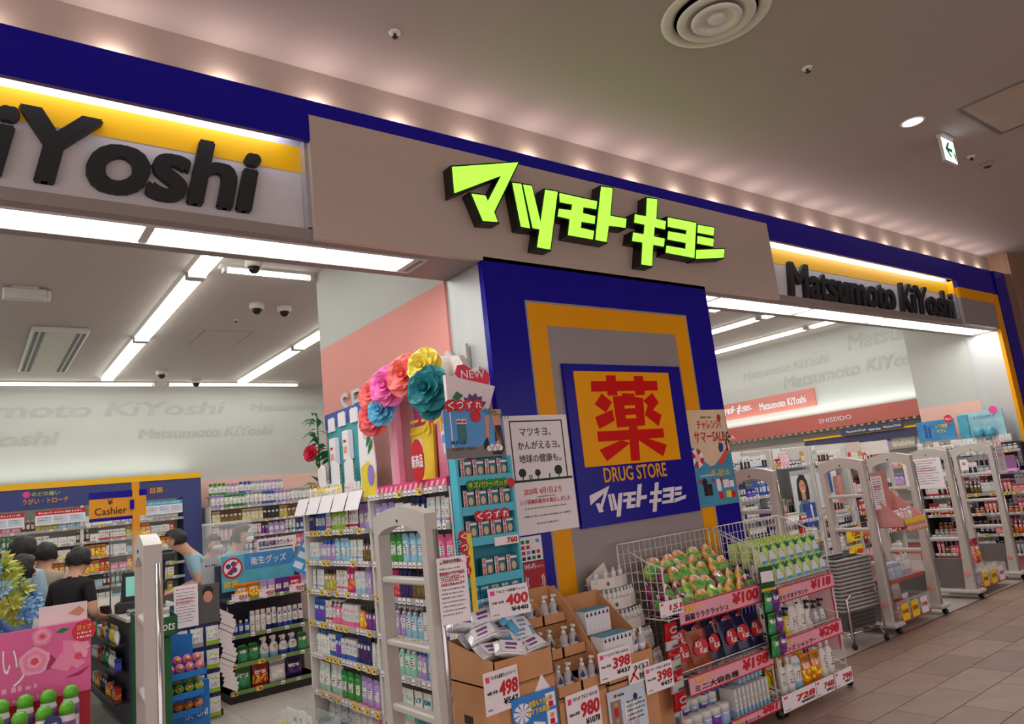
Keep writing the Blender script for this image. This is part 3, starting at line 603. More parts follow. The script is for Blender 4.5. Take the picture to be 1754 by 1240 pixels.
def product(kind, w, d, h, pr=0, cap='w'):
    key = (kind, round(w, 3), round(d, 3), round(h, 3), pr, cap)
    if key in PM: return PM[key]
    b = MB(); W_, D_ = w/2, d/2; mats = [PR[pr], CAPS[cap]]
    if kind == 'carton': b.box(-W_, W_, -D_, D_, 0, h)
    elif kind == 'bottle':
        b.lathe([(W_*.9, 0), (W_, h*.04), (W_, h*.66), (W_*.8, h*.75), (W_*.42, h*.8), (W_*.42, h*.83)], 10, sy=d/w)
        b.lathe([(W_*.5, h*.82), (W_*.5, h*.98), (W_*.4, h)], 10, m=1, sy=d/w)
    elif kind == 'pump':
        b.lathe([(W_*.9, 0), (W_, h*.03), (W_, h*.58), (W_*.75, h*.68), (W_*.36, h*.72)], 10, sy=d/w)
        b.lathe([(W_*.45, h*.71), (W_*.45, h*.79), (W_*.15, h*.81), (W_*.13, h*.93)], 8, m=1); b.box(-W_*.22, W_*.22, -W_*.95, W_*.3, h*.92, h, 1)
    elif kind == 'spray':
        b.lathe([(W_*.9, 0), (W_, h*.03), (W_, h*.45), (W_*.8, h*.58), (W_*.3, h*.7), (W_*.3, h*.76)], 10, sy=d/w)
        b.prism([(-W_*.9, h*.86), (-W_*.9, h*.96), (W_*.3, h), (W_*.5, h*.9), (W_*.3, h*.74), (-W_*.3, h*.74), (-W_*.3, h*.86)], -W_*.22, W_*.22, 'y', 1); b.prism([(-W_*.62, h*.7), (-W_*.5, h*.7), (-W_*.4, h*.86), (-W_*.5, h*.86)], -W_*.1, W_*.1, 'y', 1)
    elif kind == 'tube':
        b.lathe([(W_*.55, 0), (W_*.6, h*.14)], 10, m=1)
        vs = []; fs = []; n = 10
        for k, (z, rx, ry) in enumerate(((.13, .62, .62), (.2, .92, .8), (.6, 1, .5), (.96, 1.05, .06), (1, 1.05, .06))):
            for i in range(n): a = 2*PI*i/n; vs.append((W_*rx*math.cos(a), D_*ry*math.sin(a), z*h))
        for k in range(4):
            for i in range(n): fs.append((k*n+i, k*n+(i+1) % n, (k+1)*n+(i+1) % n, (k+1)*n+i))
        fs += [tuple(range(n-1, -1, -1)), tuple(4*n+i for i in range(n))]; b.add(vs, fs, 0, True)
    elif kind == 'can':
        b.lathe([(W_*.95, 0), (W_, h*.02), (W_, h*.74), (W_*.92, h*.77)], 12); b.lathe([(W_*.9, h*.77), (W_*.88, h*.97), (W_*.8, h)], 12, m=1)
    elif kind == 'jar':
        b.lathe([(W_*.9, 0), (W_, h*.06), (W_, h*.6), (W_*.95, h*.64)], 12); b.lathe([(W_*1.02, h*.62), (W_*1.02, h*.96), (W_*.95, h)], 12, m=1)
    elif kind == 'pouch':
        vs = []; fs = []; nx, nz = 6, 7
        for side in (-1, 1):
            for k in range(nz+1):
                t = k/nz; th = max(.03, (1-(2*min(t*.95, .95)-.7)**2*1.15))*(1 if t < .86 else .08)
                for i in range(nx+1):
                    u = i/nx; e = 1-(2*u-1)**2*.92; vs.append(((u-.5)*w*(1-.06*math.sin(t*PI)), side*D_*th*e, t*h))
        M_ = (nx+1)*(nz+1)
        for k in range(nz):
            for i in range(nx):
                a = k*(nx+1)+i; fs.append((a, a+1, a+nx+2, a+nx+1)); fs.append((M_+a+1, M_+a, M_+a+nx+1, M_+a+nx+2))
        for k in range(nz):
            for i, fl_ in ((0, 1), (nx, 0)):
                a = k*(nx+1)+i; q = (a, a+nx+1, M_+a+nx+1, M_+a); fs.append(q if fl_ else q[::-1])
        b.add(vs, fs, 0, True); mats = [FOIL[pr], CAPS[cap]]
    elif kind == 'refill':   # stand-up refill pack with a corner spout
        b.prism([(-W_, 0), (W_, 0), (W_*.96, h*.8), (W_*.35, h*.97), (-W_, h*.97)], -.004, .004, 'y')
        b.lathe([(W_*.88, 0), (W_*.9, h*.1), (W_*.86, h*.5), (W_*.8, h*.8)], 10, sy=d/w); mats = [FOIL[pr], CAPS[cap]]
    elif kind == 'blister':
        b.box(-W_, W_, -.003, .003, 0, h); b.rbox(-W_*.7, W_*.7, -D_, -.003, h*.1, h*.62, min(.012, D_*.4), 1)
    PM[key] = b.mesh(kind, mats)
    return PM[key]
KW = {'carton': 'carton', 'bottle': 'bottle', 'pump': 'pump bottle', 'spray': 'spray bottle', 'tube': 'tube', 'can': 'aerosol can', 'jar': 'jar', 'pouch': 'pouch', 'refill': 'refill pack', 'blister': 'blister pack'}
KN = {'carton': 'carton', 'bottle': 'bottle', 'pump': 'pump_bottle', 'spray': 'spray_bottle', 'tube': 'tube_pack', 'can': 'aerosol_can', 'jar': 'cosmetic_jar', 'pouch': 'pouch', 'refill': 'refill_pack', 'blister': 'blister_pack'}
def put(kind, dims, color, loc, rz, label, group, pr=0, cap='w', tilt=0, kn=None):
    o = obj((kn or '')+KN[kind], product(kind, *dims, pr, cap), None, loc, (tilt, 0, rz))
    o.color = lin(PAL[color]) + (1,)
    return tag(o, label, 'product', group)
def row(start, dr, length, specs, place, rz, seed, hmax=.2, back=False, jitter=.004, kn=None, grow=1):
    """a run of packs along a shelf: start at the first front corner, dr the unit direction the row runs in"""
    r = random.Random(seed); s = 0; k = 0; last = None
    nrm = Vector((math.sin(rz), -math.cos(rz), 0))
    while True:
        kind, w, d, h, cols, pr, cap, n0, n1 = r.choice(specs)
        c = r.choice(cols.split('/')) if isinstance(cols, str) else r.choice(cols)
        if (kind, c) == last: continue
        last = (kind, c); h = min(h*grow, hmax)*r.choice((.93, 1)); n = r.randint(n0, n1)
        if s + w*.9 > length: return k
        lab = '%s %s, %s along the %s' % (c, KW[kind], ORD[min(k, 23)], place)
        for i in range(n):
            if s + w > length: break
            p = Vector(start) + Vector(dr)*(s+w/2) - nrm*(d/2+.004+r.random()*.012)
            put(kind, (w, d, h), c, p, rz + r.uniform(-.06, .06), lab, place, pr, cap, 0, kn); s += w*1.03 + r.random()*jitter
        k += 1
TY = mat('tag_yellow', (236, 214, 104), .5); INK = mat('tag_ink', (150, 60, 60), .6)
TAGM = [BX(-.019, .019, -.002, .0, -.017, .017).box(-.012, .012, -.0026, -.002, -.008, .0, 1).mesh('price_tag', [PAPER, mat('tag_dark', (90, 86, 90), .6)]), BX(-.03, .03, -.002, .0, -.022, .022).box(-.004, .024, -.0026, -.002, -.012, .004, 1).box(-.024, .01, -.0026, -.002, .01, .015, 1).mesh('price_tag', [TY, INK]), BX(-.024, .024, -.002, .0, -.016, .016).mesh('price_tag', mat('tag_grey', (188, 186, 184), .5))]
def shelf(parent, x0, x1, depth, z, m, rail=.036, tags=.055, seed=0, yellow=.3, t=.02, railm=None, lip=0):
    """one shelf board in the unit's own frame (front at y=0, depth to +y), with rail and tags as its sub-parts"""
    sh = BX(x0, x1, 0, depth, z-t, z).build('shelf', m, parent)
    if rail: BX(x0, x1, -.012, 0, z-rail+.008, z+.008).build('price_rail', railm or mat('rail_grey', (172, 168, 166), .35), sh)
    if tags:
        r = random.Random(seed); x = x0+.04
        while x < x1-.03:
            me = TAGM[1] if r.random() < yellow else (TAGM[2] if r.random() < .15 else TAGM[0])
            if r.random() < .9: obj('price_tag', me, sh, (x, -.0125, z-rail/2+.008))
            x += tags*(1.35 if me is TAGM[1] else 1)*r.uniform(.9, 1.2)
    return sh
CARE = [('pump', .07, .055, .185, 'pink/lilac/white/pale blue/navy/mint', 0, 'w', 2, 4), ('bottle', .06, .05, .165, 'blue/white/teal/lilac/pale pink/lime', 0, 'b', 2, 4), ('tube', .052, .036, .16, 'white/pale blue/red/teal/pink', 2, 'w', 2, 4), ('carton', .06, .04, .15, 'white/blue/pink/yellow/pale blue', 2, 'w', 2, 4), ('can', .05, .05, .18, 'silver/blue/navy/magenta/white', 1, 't', 2, 4), ('refill', .085, .045, .18, 'mint/pale blue/green/lilac/pink', 0, 'w', 2, 3), ('bottle', .048, .04, .15, 'brown/gold/purple/magenta/orange', 1, 'd', 2, 4)]

# ---------------------------------------------------------------- seasonal wall shelf beside the pillar (faces -x)
WX, WY0, WY1 = 2.20, 3.50, 5.75
g = thing('wall_shelf', 'tall white shelf unit packed with toiletries along the pink wing wall', 'shelf', loc=(WX, WY1, 0), rz=-PI/2)
SHZ = [1.73, 1.52, 1.30, 1.085, .85, .62, .35]
SHW = mat('shelf_white', (214, 210, 206), .45, noise=.03)
LN = WY1-WY0
BX(0, LN, .382, .40, 0, 1.75).build('back_panel', SHW, g)
for x in (0, 1.18, LN-.03): BX(x, x+.03, .0, .38, .122, 1.73).build('upright', SHW, g)
BX(0, LN, .03, .38, 0, .12).build('plinth', mat('plinth_grey', (120, 112, 108), .5), g)
for i, z in enumerate(SHZ):
    for a, b_ in ((.03, 1.18), (1.21, LN-.03)):
        shelf(g, a, b_, .38, z, SHW if i < 6 else mat('pink_shelf', (220, 150, 140), .5), seed=i*7+int(a*9), yellow=.27 if a < 1 else .12)
NMS = ['top shelf', 'upper shelf', 'second shelf down', 'third shelf down', 'fourth shelf down', 'fifth shelf down', 'bottom tray']
place = 'of the seasonal wall shelf'
for i, z in enumerate(SHZ):
    if i == 0: continue
    hm = (SHZ[i-1]-z-.035)
    for q, (a, b_) in enumerate(((.05, 1.17), (1.22, LN-.04))):
        row((WX+.015, WY1-a, z), (0, -1, 0), b_-a, CARE if i < 6 else [('refill', .1, .05, .2, 'mint/pale blue/white/green/lilac', 0, 'w', 2, 4), ('pouch', .1, .05, .2, 'pale blue/white/mint/teal', 2, 'w', 2, 4)], '%s, %s bay' % (NMS[i], 'far' if q == 0 else 'near'), -PI/2, 100+i*5+q, hm)
row((WX+.05, WY1-.1, .12), (0, -1, 0), LN-.2, [('pouch', .11, .06, .19, 'white/teal/mint/pale blue', 2, 'w', 2, 4), ('refill', .1, .05, .18, 'teal/white/pale pink', 0, 'w', 2, 3)], 'plinth deck of the seasonal wall shelf', -PI/2, 141, .17)
# low basket in front of the far end
bk = thing('basket', 'low amber-edged acrylic basket of travel packs at the far shelf end', 'basket', loc=(1.98, 5.25, 0), rz=-PI/2)
CLR = mat('clear_acrylic', (235, 240, 242), .08, trans=.0, alpha=.22, noise=0)
MB().box(-.3, .3, -.1, .1, 0, .1).build('plinth', mat('plinth_grey'), bk)
MB().box(-.3, .3, -.1, -.095, .1, .3).box(-.3, .3, .095, .1, .1, .3).box(-.3, -.295, -.095, .095, .1, .3).box(.295, .3, -.095, .095, .1, .3).build('acrylic_wall', CLR, bk)
for i in range(4): BX(-.27+i*.14, -.17+i*.14, -.104, -.1, .14, .24).build('price_tag', YELLOW, bk)
row((1.90, 5.52, .1), (0, -1, 0), .54, [('blister', .09, .03, .24, 'pale blue/navy/white/teal', 2, 'w', 1, 3)], 'low basket at the shelf end', -PI/2, 77, .26)
# hanging cards at the top shelf edge and yellow bottles behind them
for i in range(5):
    y = 5.66-i*.24
    tag(MB().rbox(-.001, .001, -.11, .11, -.085, .05, .0009).build('tester_card', PAPER, None, (2.165, y, 1.735), (0, .35, 0)), 'white scalloped tester card, %s hanging along the top shelf edge' % ORD[i], 'card', 'tester cards on the top shelf edge')
row((2.23, 5.72, 1.73), (0, -1, 0), .62, [('bottle', .045, .04, .15, 'yellow/cream', 0, 'w', 3, 4), ('bottle', .05, .04, .17, 'lime/cream', 0, 'y', 2, 3)], 'top shelf, far bay', -PI/2, 60, .2)
row((2.23, 5.05, 1.73), (0, -1, 0), .42, [('tube', .05, .04, .13, 'pink/pale pink/white', 2, 'p', 2, 3)], 'top shelf by the teal board', -PI/2, 61, .2)

# teal backboard with little boxes
tb = thing('display_board', 'teal display backboard with tester packs and a leafy side', 'display', loc=(2.36, 5.56, 1.73), rz=-PI/2)
TEAL = mat('teal_card', (70, 165, 175), .5, noise=.05)
MB().prism([(0, .02), (.72, .02), (.72, .66), (.0, .68)], 0, .02, 'y').build('panel', TEAL, tb)
MB().prism([(0, .58), (.72, .60), (.72, .70), (0, .70)], -.006, .0, 'y').build('header', mat('royal_card', (50, 80, 165), .5), tb)
for x, z, w_, h_ in ((.13, .55, .12, .1), (.33, .57, .13, .1), (.55, .57, .13, .1)): MB().prism([(x-w_/2, z), (x+w_/2, z), (x+w_/2, z+h_), (x+w_*.2, z+h_*1.12), (x, z+h_), (x-w_*.2, z+h_*1.12), (x-w_/2, z+h_)], -.014, -.004, 'y').build('label_card', PAPER, tb)
for x, z in ((.2, .27), (.45, .3)):
    o = MB().rbox(x-.05, x+.05, -.05, -.002, z, z+.22, .006).build('sample_box', PAPER, tb)
    BX(x-.03, x+.03, -.052, -.05, z+.05, z+.1).build('box_print', mat('peach_print', (235, 170, 140), .6), o); BX(x-.025, x+.02, -.052, -.05, z+.13, z+.15).build('box_print', RED, o)
for x, z in ((.10, .02), (.36, .02), (.6, .03)):
    o = MB().prism([(x-.09, z), (x+.09, z), (x+.08, z+.24), (x, z+.28), (x-.08, z+.24)], -.1, -.094, 'y').build('label_card', PAPER, tb)
    for q in range(5): MB().prism([(x+.08, z+.1+q*.03), (x+.105, z+.13+q*.03), (x+.085, z+.125+q*.03)], -.103, -.1, 'y').build('leaf_print', GREEN, o)
LEAF = mat('leaf_green', (40, 110, 50), .5, noise=.2)
lp = thing('leaf_garland', 'green fern leaf garland hanging down the teal board edge', 'garland', loc=(2.31, 5.62, 1.8))
MB().tube([(0, 0, 0), (.01, .02, .3), (0, .0, .66)], .006, 5).build('stem', LEAF, lp)
lm = MB().add([(0, 0, 0), (-.02, -.045, .03), (-.012, -.10, .03), (0, -.15, -.01), (.012, -.09, .01), (.02, -.04, .015)], [(0, 1, 5), (1, 2, 4, 5), (2, 3, 4)], 0).mesh('leaf', LEAF)
for i in range(34):
    o = obj('leaf', lm, lp, (rnd.uniform(-.02, .02), .01, .03+i*.0185), (rnd.uniform(-.6, .8), rnd.uniform(-.5, .5), rnd.choice((0, PI, .6, -.6, PI+.5)) + rnd.uniform(-.4, .4)))
def paper_flower(loc, R_, m, lab, face=(-1, -.6, .15), name='paper_rose', layers=((1, 6, .15), (.78, 6, .55), (.55, 5, .95), (.34, 4, 1.25)), seed=0, cat='paper flower', group='paper flowers over the pink display arch'):
    t = thing(name, lab, cat, group, loc)
    q = Vector(face).normalized().to_track_quat('Z', 'Y'); t.rotation_mode = 'QUATERNION'; t.rotation_quaternion = q
    r = random.Random(seed)
    for li, (s_, n, lift) in enumerate(layers):
        key = (name, m.name, li, round(R_, 3))
        if key not in PM:
            L_ = R_*s_; vs = []; fs = []; nu, nv = 4, 5
            for j in range(nv+1):
                v = j/nv; wd = L_*.62*math.sin(min(1, v*1.25+.18)*PI*.62)*(1 if v < .8 else 1-.25*(v-.8)/.2)
                rad = L_*v; hh = R_*.12*li + L_*math.sin(lift)*v*.9 + (-L_*.12 if v == 1 else 0)
                rr = L_*v*math.cos(lift)+R_*.03
                for i in range(nu+1):
                    u = i/nu*2-1; vs.append((rr - abs(u)**2*L_*.13, u*wd, hh + abs(u)**2*L_*.16))
            for j in range(nv):
                for i in range(nu): a = j*(nu+1)+i; fs.append((a, a+1, a+nu+2, a+nu+1))
            PM[key] = MB().add(vs, fs, 0, True).mesh('petal', m)
        for i in range(n): obj('petal', PM[key], t, (0, 0, 0), (0, 0, 2*PI*i/n + li*.5 + r.uniform(-.1, .1)))
    MB().lathe([(R_*.1, 0), (R_*.15, R_*.3), (R_*.12, R_*.5), (0, R_*.56)], 8).build('flower_centre', m, t)
    return t
paper_flower((2.27, 5.68, 2.14), .07, mat('crimson_petal', (210, 30, 70), .6), 'small crimson flower on the leafy garland', layers=((1, 7, .2), (.8, 7, .7), (.55, 5, 1.1)), name='silk_flower', group='flowers on the garland', seed=3)
CORAL = mat('coral_paper', (245, 120, 115), .6, noise=.04); ROSEP = mat('rose_paper', (235, 100, 105), .6, noise=.04); HOT = mat('orchid_paper', (240, 110, 185), .6, noise=.04)
SKYC = mat('sky_paper', (95, 180, 220), .6, noise=.04); LEM = mat('lemon_paper', (245, 225, 90), .6, noise=.04); DTEAL = mat('deep_teal_paper', (20, 130, 140), .6, noise=.04)
for p_, R_, m, l in (((2.17, 4.31, 2.23), .125, ROSEP, 'rose red paper flower lowest at the far end of the arch'), ((2.19, 4.33, 2.385), .12, CORAL, 'coral paper flower above the rose red one on the arch'), ((2.24, 4.20, 2.435), .09, LEM, 'small lemon paper flower between coral and orchid pink ones'), ((2.12, 4.10, 2.25), .105, SKYC, 'sky blue paper flower under the orchid pink one'), ((2.14, 4.02, 2.39), .14, HOT, 'large orchid pink paper flower on the arch'), ((2.16, 3.82, 2.42), .14, CORAL, 'large coral paper flower near the top of the arch'), ((2.18, 3.64, 2.44), .115, LEM, 'lemon paper flower at the top of the arch'), ((2.15, 3.56, 2.29), .14, DTEAL, 'deep teal paper flower at the near end of the arch'), ((2.18, 3.60, 2.20), .09, DTEAL, 'deep teal paper flower hanging lowest at the near end')):
    paper_flower(p_, R_, m, l, seed=int(R_*1000))
# pink arch display
PINKC = mat('pink_card', (240, 160, 190), .5, noise=.05); PALEP = mat('pale_pink_card', (242, 200, 206), .5, noise=.05)
pa = thing('promotion_stand', 'pink cardboard arch display with tube pictures under the paper flowers', 'display', loc=(2.20, 4.46, 1.73), rz=-PI/2)
BX(0, .92, 0, .3, 0, .055).build('base_tray', mat('hot_pink_card', (235, 70, 130), .5), pa)
for i in range(14): MB().prism([(.03+i*.064, .012), (.055+i*.064, .012), (.075+i*.064, .042), (.05+i*.064, .042)], -.002, 0, 'y').build('stripe', PALEP, pa)
BX(.08, .20, .10, .30, .055, .62).build('column', PALEP, pa)
BX(.20, .26, .06, .10, .055, .62).build('column', PINKC, pa)
MB().prism([(.26, .055), (.92, .055), (.92, .74), (.5, .80), (.26, .62)], .2, .22, 'y').build('back_card', mat('rose_card', (225, 90, 150), .5, noise=.05), pa)
MB().prism([(.06+.86*i/12, .56+.24*math.sin(PI*i/12)) for i in range(13)]+[(.06+.86*i/12, .46+.24*math.sin(PI*i/12)) for i in range(12, -1, -1)], .1, .28, 'y').build('arch', mat('arch_white', (230, 215, 220), .6), pa)
MB().prism([(.36, .06), (.60, .06), (.62, .40), (.34, .40)], .12, .14, 'y').build('yellow_card', mat('banana_card', (240, 215, 60), .5, noise=.1), pa)
MB().prism([(.62, .06), (.9, .06), (.9, .45), (.64, .45)], .14, .16, 'y').build('pink_card', PINKC, pa)
text('ニオイ', YELLOW, pa, (.36, .108, .34), w=.42, h=.12, bold=.04)
for x, z, m in ((.44, .14, PAPER), (.74, .2, PAPER)):
    o = MB().prism([(x, z), (x+.05, z-.015), (x+.04, z+.17), (x-.03, z+.19)], .112, .12, 'y').build('tube_picture', m, pa)
    BX(x-.005, x+.035, .109, .112, z+.06, z+.11).build('tube_print', SKYP, o)
MB().prism([(.66+.075*math.cos(2*PI*i/24), .17+.13*math.sin(2*PI*i/24)) for i in range(24)], -.03, -.026, 'y').build('red_badge', RED, pa)
text('新商品', PAPER, pa, (.595, -.03, .13), w=.13, h=.075, bold=.03)
# lotion bottle cut-out with crystal cellophane and flower drawings
lc = thing('cutout', 'white lotion bottle cut-out with yellow flowers beside the teal board', 'display', loc=(2.19, 4.61, 1.73), rz=-PI/2)
MB().prism([(.0, .0), (.2, .0), (.22, .2), (.2, .52), (.14, .6), (.04, .6), (-.01, .5), (-.02, .2)], 0, .008, 'y').build('card', PAPER, lc)
MB().prism([(.0, .0), (.2, .0), (.215, .14), (.12, .24), (.0, .2)], -.003, 0, 'y').build('flower_print', mat('banana_card'), lc)
disc(lc, .15, .14, .07, -.003, mat('lilac_print', (150, 130, 205), .5), 'badge', sx=.7, t=.003)
for x, z in ((.1, .33), (.12, .28)): MB().prism([(x, z), (x+.07, z+.04), (x+.08, z+.1), (x+.02, z+.06)], -.003, 0, 'y').build('leaf_print', GREEN, lc)
text("Johnson's", mat('grey_print', (110, 120, 150), .6), lc, (.02, -.001, .49), w=.15, h=.035)
disc(lc, .1, .42, .035, -.001, mat('silver_print', (205, 205, 208), .5), 'seal', t=.001)
# cream tube cut-out with heart badge, seen above the near end
tc_ = thing('cutout', 'white cream tube cut-out with purple flower and red heart badges', 'display', loc=(2.12, 3.33, 0), rz=-.1)
MB().prism([(0.0, 2.33), (.31, 2.26), (.24, 2.1), (.2, 1.95), (.03, 1.95), (0, 2.1)], 0, .03, 'y').build('tube_card', mat('pearl_card', (236, 222, 226), .4), tc_)
HEART = [(.10, 2.395), (.14, 2.40), (.18, 2.375), (.20, 2.345), (.235, 2.37), (.28, 2.365), (.305, 2.33), (.29, 2.285), (.2, 2.24), (.12, 2.30), (.08, 2.35)]
MB().prism([(x+.0, z-.005) for x, z in HEART], .032, .045, 'y').build('heart_badge', mat('heart_red', (225, 40, 80), .4), tc_)
text('NEW', PAPER, tc_, (.115, .031, 2.315), w=.15, h=.045, bold=.01)
PUR = mat('purple_print', (95, 50, 130), .5)
for a in range(6):
    x, z = .16, 2.14; c_ = math.cos(.35+a*.5); s_ = math.sin(.35+a*.5)
    MB().prism([(x, z), (x+.05*c_-.02*s_, z+.06*s_+.02*c_), (x+.085*c_, z+.085*s_), (x+.05*c_+.02*s_, z+.05*s_-.02*c_)], -.004-a*.0004, 0, 'y').build('petal_print', PUR, tc_)
for x, z in ((.03, 2.16), (.06, 2.2), (.05, 2.13)): MB().prism([(x-.03, z), (x, z+.035), (x+.04, z+.01), (x, z-.02)], -.003, 0, 'y').build('leaf_print', GREEN, tc_)
ww = tag(MB().prism([(3.95, 2.44), (3.7, 2.52), (3.45, 2.47), (3.36, 2.33), (3.5, 2.34), (3.7, 2.42), (3.9, 2.38)], 2.3, 2.34, 'x').build('paper_ribbon', mat('woven_white', (220, 214, 214), .7, noise=.1, scale=40)), 'white woven paper band arching behind the flowers', 'ribbon')

# ---------------------------------------------------------------- teal hanging rack with foot plasters at the near shelf end
rk = thing('hanging_rack', 'teal cardboard rack of foot plaster packs below a legs poster', 'rack', loc=(2.09, 3.28, 0), rz=-.04)
RT = mat('rack_teal', (80, 190, 215), .45, noise=.04); RTD = mat('rack_teal_dark', (30, 130, 150), .5)
BX(0, .36, .05, .06, 1.12, 1.86).build('back_card', RTD, rk)
BX(.14, .2, .06, .222, 1.6, 1.64).build('bracket', ALU, rk)
for x in (0, .345): BX(x, x+.015, -.02, .06, 1.12, 1.86).build('side_card', RT, rk)
for i, z in enumerate((1.755, 1.595, 1.435, 1.235)):
    BX(.015, .345, -.02, .05, z-.012, z).build('tray', RT, rk)
    BX(.015, .345, -.022, -.018, z-.035, z+.01).build('tray_lip', RT, rk)
    for q in range(4):
        o = thing('plaster_pack', 'teal foot plaster pack with red strip, %s in the %s tray' % (ORD[q], ('top', 'second', 'third', 'lowest')[i]), 'product', 'foot plaster packs in the teal rack', (2.125+q*.08, 3.272, z))
        BX(0, .072, 0, .03, 0, .095).build('pack', mat('plaster_teal', (40, 110, 120), .4), o)
        BX(0, .022, -.002, 0, .0, .095).build('red_strip', PAPER, o)
        text('BAND-AID', RED, o, (.017, -.002, .008), (PI/2, -PI/2, 0), w=.085, h=.014, bold=.05)
        disc(o, .046, .036, .022, -.0005, mat('plaster_skin', (225, 190, 150), .6), 'plaster_picture', n=12, sx=.7)
        BX(.026, .068, -.0015, 0, .072, .084).build('pack_print', PAPER, o)
GS = mat('sign_green', (25, 130, 50), .5)
for k in range(6): disc(rk, .075+k*.043, 1.715, .027, -.026, GS, 'green_scallop', n=14, t=.003)
text('キズパワーパッド', YELLOW, rk, (.06, -.0305, 1.70), w=.25, h=.03, bold=.03)
disc(rk, .335, 1.71, .026, -.026, RED, 'red_badge', n=14, t=.004)
for z in (1.55,):
    for k, ch in enumerate('くつずれ'):
        disc(rk, .11+k*.055, z, .03, -.026-.001*k, RED, 'red_disc', n=16, t=.003); text(ch, PAPER, rk, (.092+k*.055, -.0335, z-.017), w=.036, h=.034, bold=.03)
for k, ch in enumerate('くつずれ'):
    disc(rk, .0, 1.46-k*.058, .03, -.026-.001*k, RED, 'red_disc', n=16, t=.003); text(ch, PAPER, rk, (-.018, -.0335, 1.444-k*.058), w=.036, h=.032, bold=.03)
BX(.02, .05, -.03, -.026, 1.08, 1.47).build('yellow_strip', YELLOW, rk); dashes(rk, BLACK, 1.1, 1.45, .028, 1, 1, .013, -.0305, seed=12, jag=0).rotation_euler = (0, -PI/2, 0)
BX(.19, .345, -.03, -.026, 1.385, 1.43).build('price_label', PAPER, rk); text('760', RED, rk, (.27, -.0305, 1.393), w=.065, h=.028, bold=.05)
for q in range(5): put('carton', (.06, .03, .075), 'teal', (2.135+q*.066, 3.275, 1.135), -.04, 'teal plaster carton, %s on the foot of the teal rack' % ORD[q], 'plaster cartons at the foot of the teal rack', 1)
lpz = thing('poster', 'sky blue poster of legs in black heels above the teal rack', 'poster', loc=(2.04, 3.262, 0), rz=-.04)
BX(0, .375, .0, .006, 1.86, 2.12).build('sheet', mat('sky_sheet', (85, 155, 220), .5, noise=.1, scale=3), lpz)
BX(0, .375, -.001, .0, 1.86, 1.92).build('road_print', mat('asphalt_print', (128, 124, 124), .7), lpz)
SK = mat('leg_print', (215, 150, 125), .6)
for pts, m in (([(.26, 2.08), (.29, 2.09), (.275, 1.96), (.255, 1.93)], SK), ([(.30, 2.12), (.365, 2.12), (.355, 1.90), (.325, 1.90), (.32, 2.0)], SK), ([(.265, 1.97), (.275, 1.92), (.24, 1.90), (.235, 1.93)], BLACK), ([(.32, 2.03), (.36, 2.03), (.372, 1.90), (.36, 1.88), (.34, 1.95), (.315, 1.94)], BLACK), ([(.29, 1.885), (.36, 1.89), (.35, 1.868), (.29, 1.872)], BLACK)):
    MB().prism(pts, -.003, -.001, 'y').build('leg_picture', m, lpz)
BX(.08, .135, -.003, 0, 1.955, 2.065).build('pack_picture', mat('plaster_teal'), lpz); BX(.075, .14, -.0035, 0, 2.045, 2.07).build('pack_picture', PAPER, lpz); text('BAND-AID', RED, lpz, (.077, -.0035, 2.05), w=.06, h=.016, bold=.05)
BX(.04, .046, -.002, 0, 1.92, 2.11).build('tower_picture', PAPER, lpz)
text('靴ずれ用', BLACK, lpz, (.035, -.002, 1.935), w=.09, h=.02, bold=.01); text('キズパワーパッド', BLACK, lpz, (.04, -.002, 1.90), w=.14, h=.02, bold=.01)
for k in range(5): disc(lpz, .27+k*.018, 1.905+(k % 2)*.008, .016, -.003, PAPER, 'cloud_print', n=12, t=.002)
for k, ch in enumerate('くつずれ'):
    disc(lpz, .045+k*.058, 2.145, .033, -.004-.001*k, RED, 'red_disc', n=16, t=.003); text(ch, PAPER, lpz, (.026+k*.058, -.0125, 2.126), w=.038, h=.038, bold=.03)
text('キズパワーパッド', GS, lpz, (.25, -.006, 2.10), (PI/2, .28, 0), w=.17, h=.036, bold=.03)
disc(lpz, .20, 2.085, .034, -.004, RED, 'red_disc', n=16)

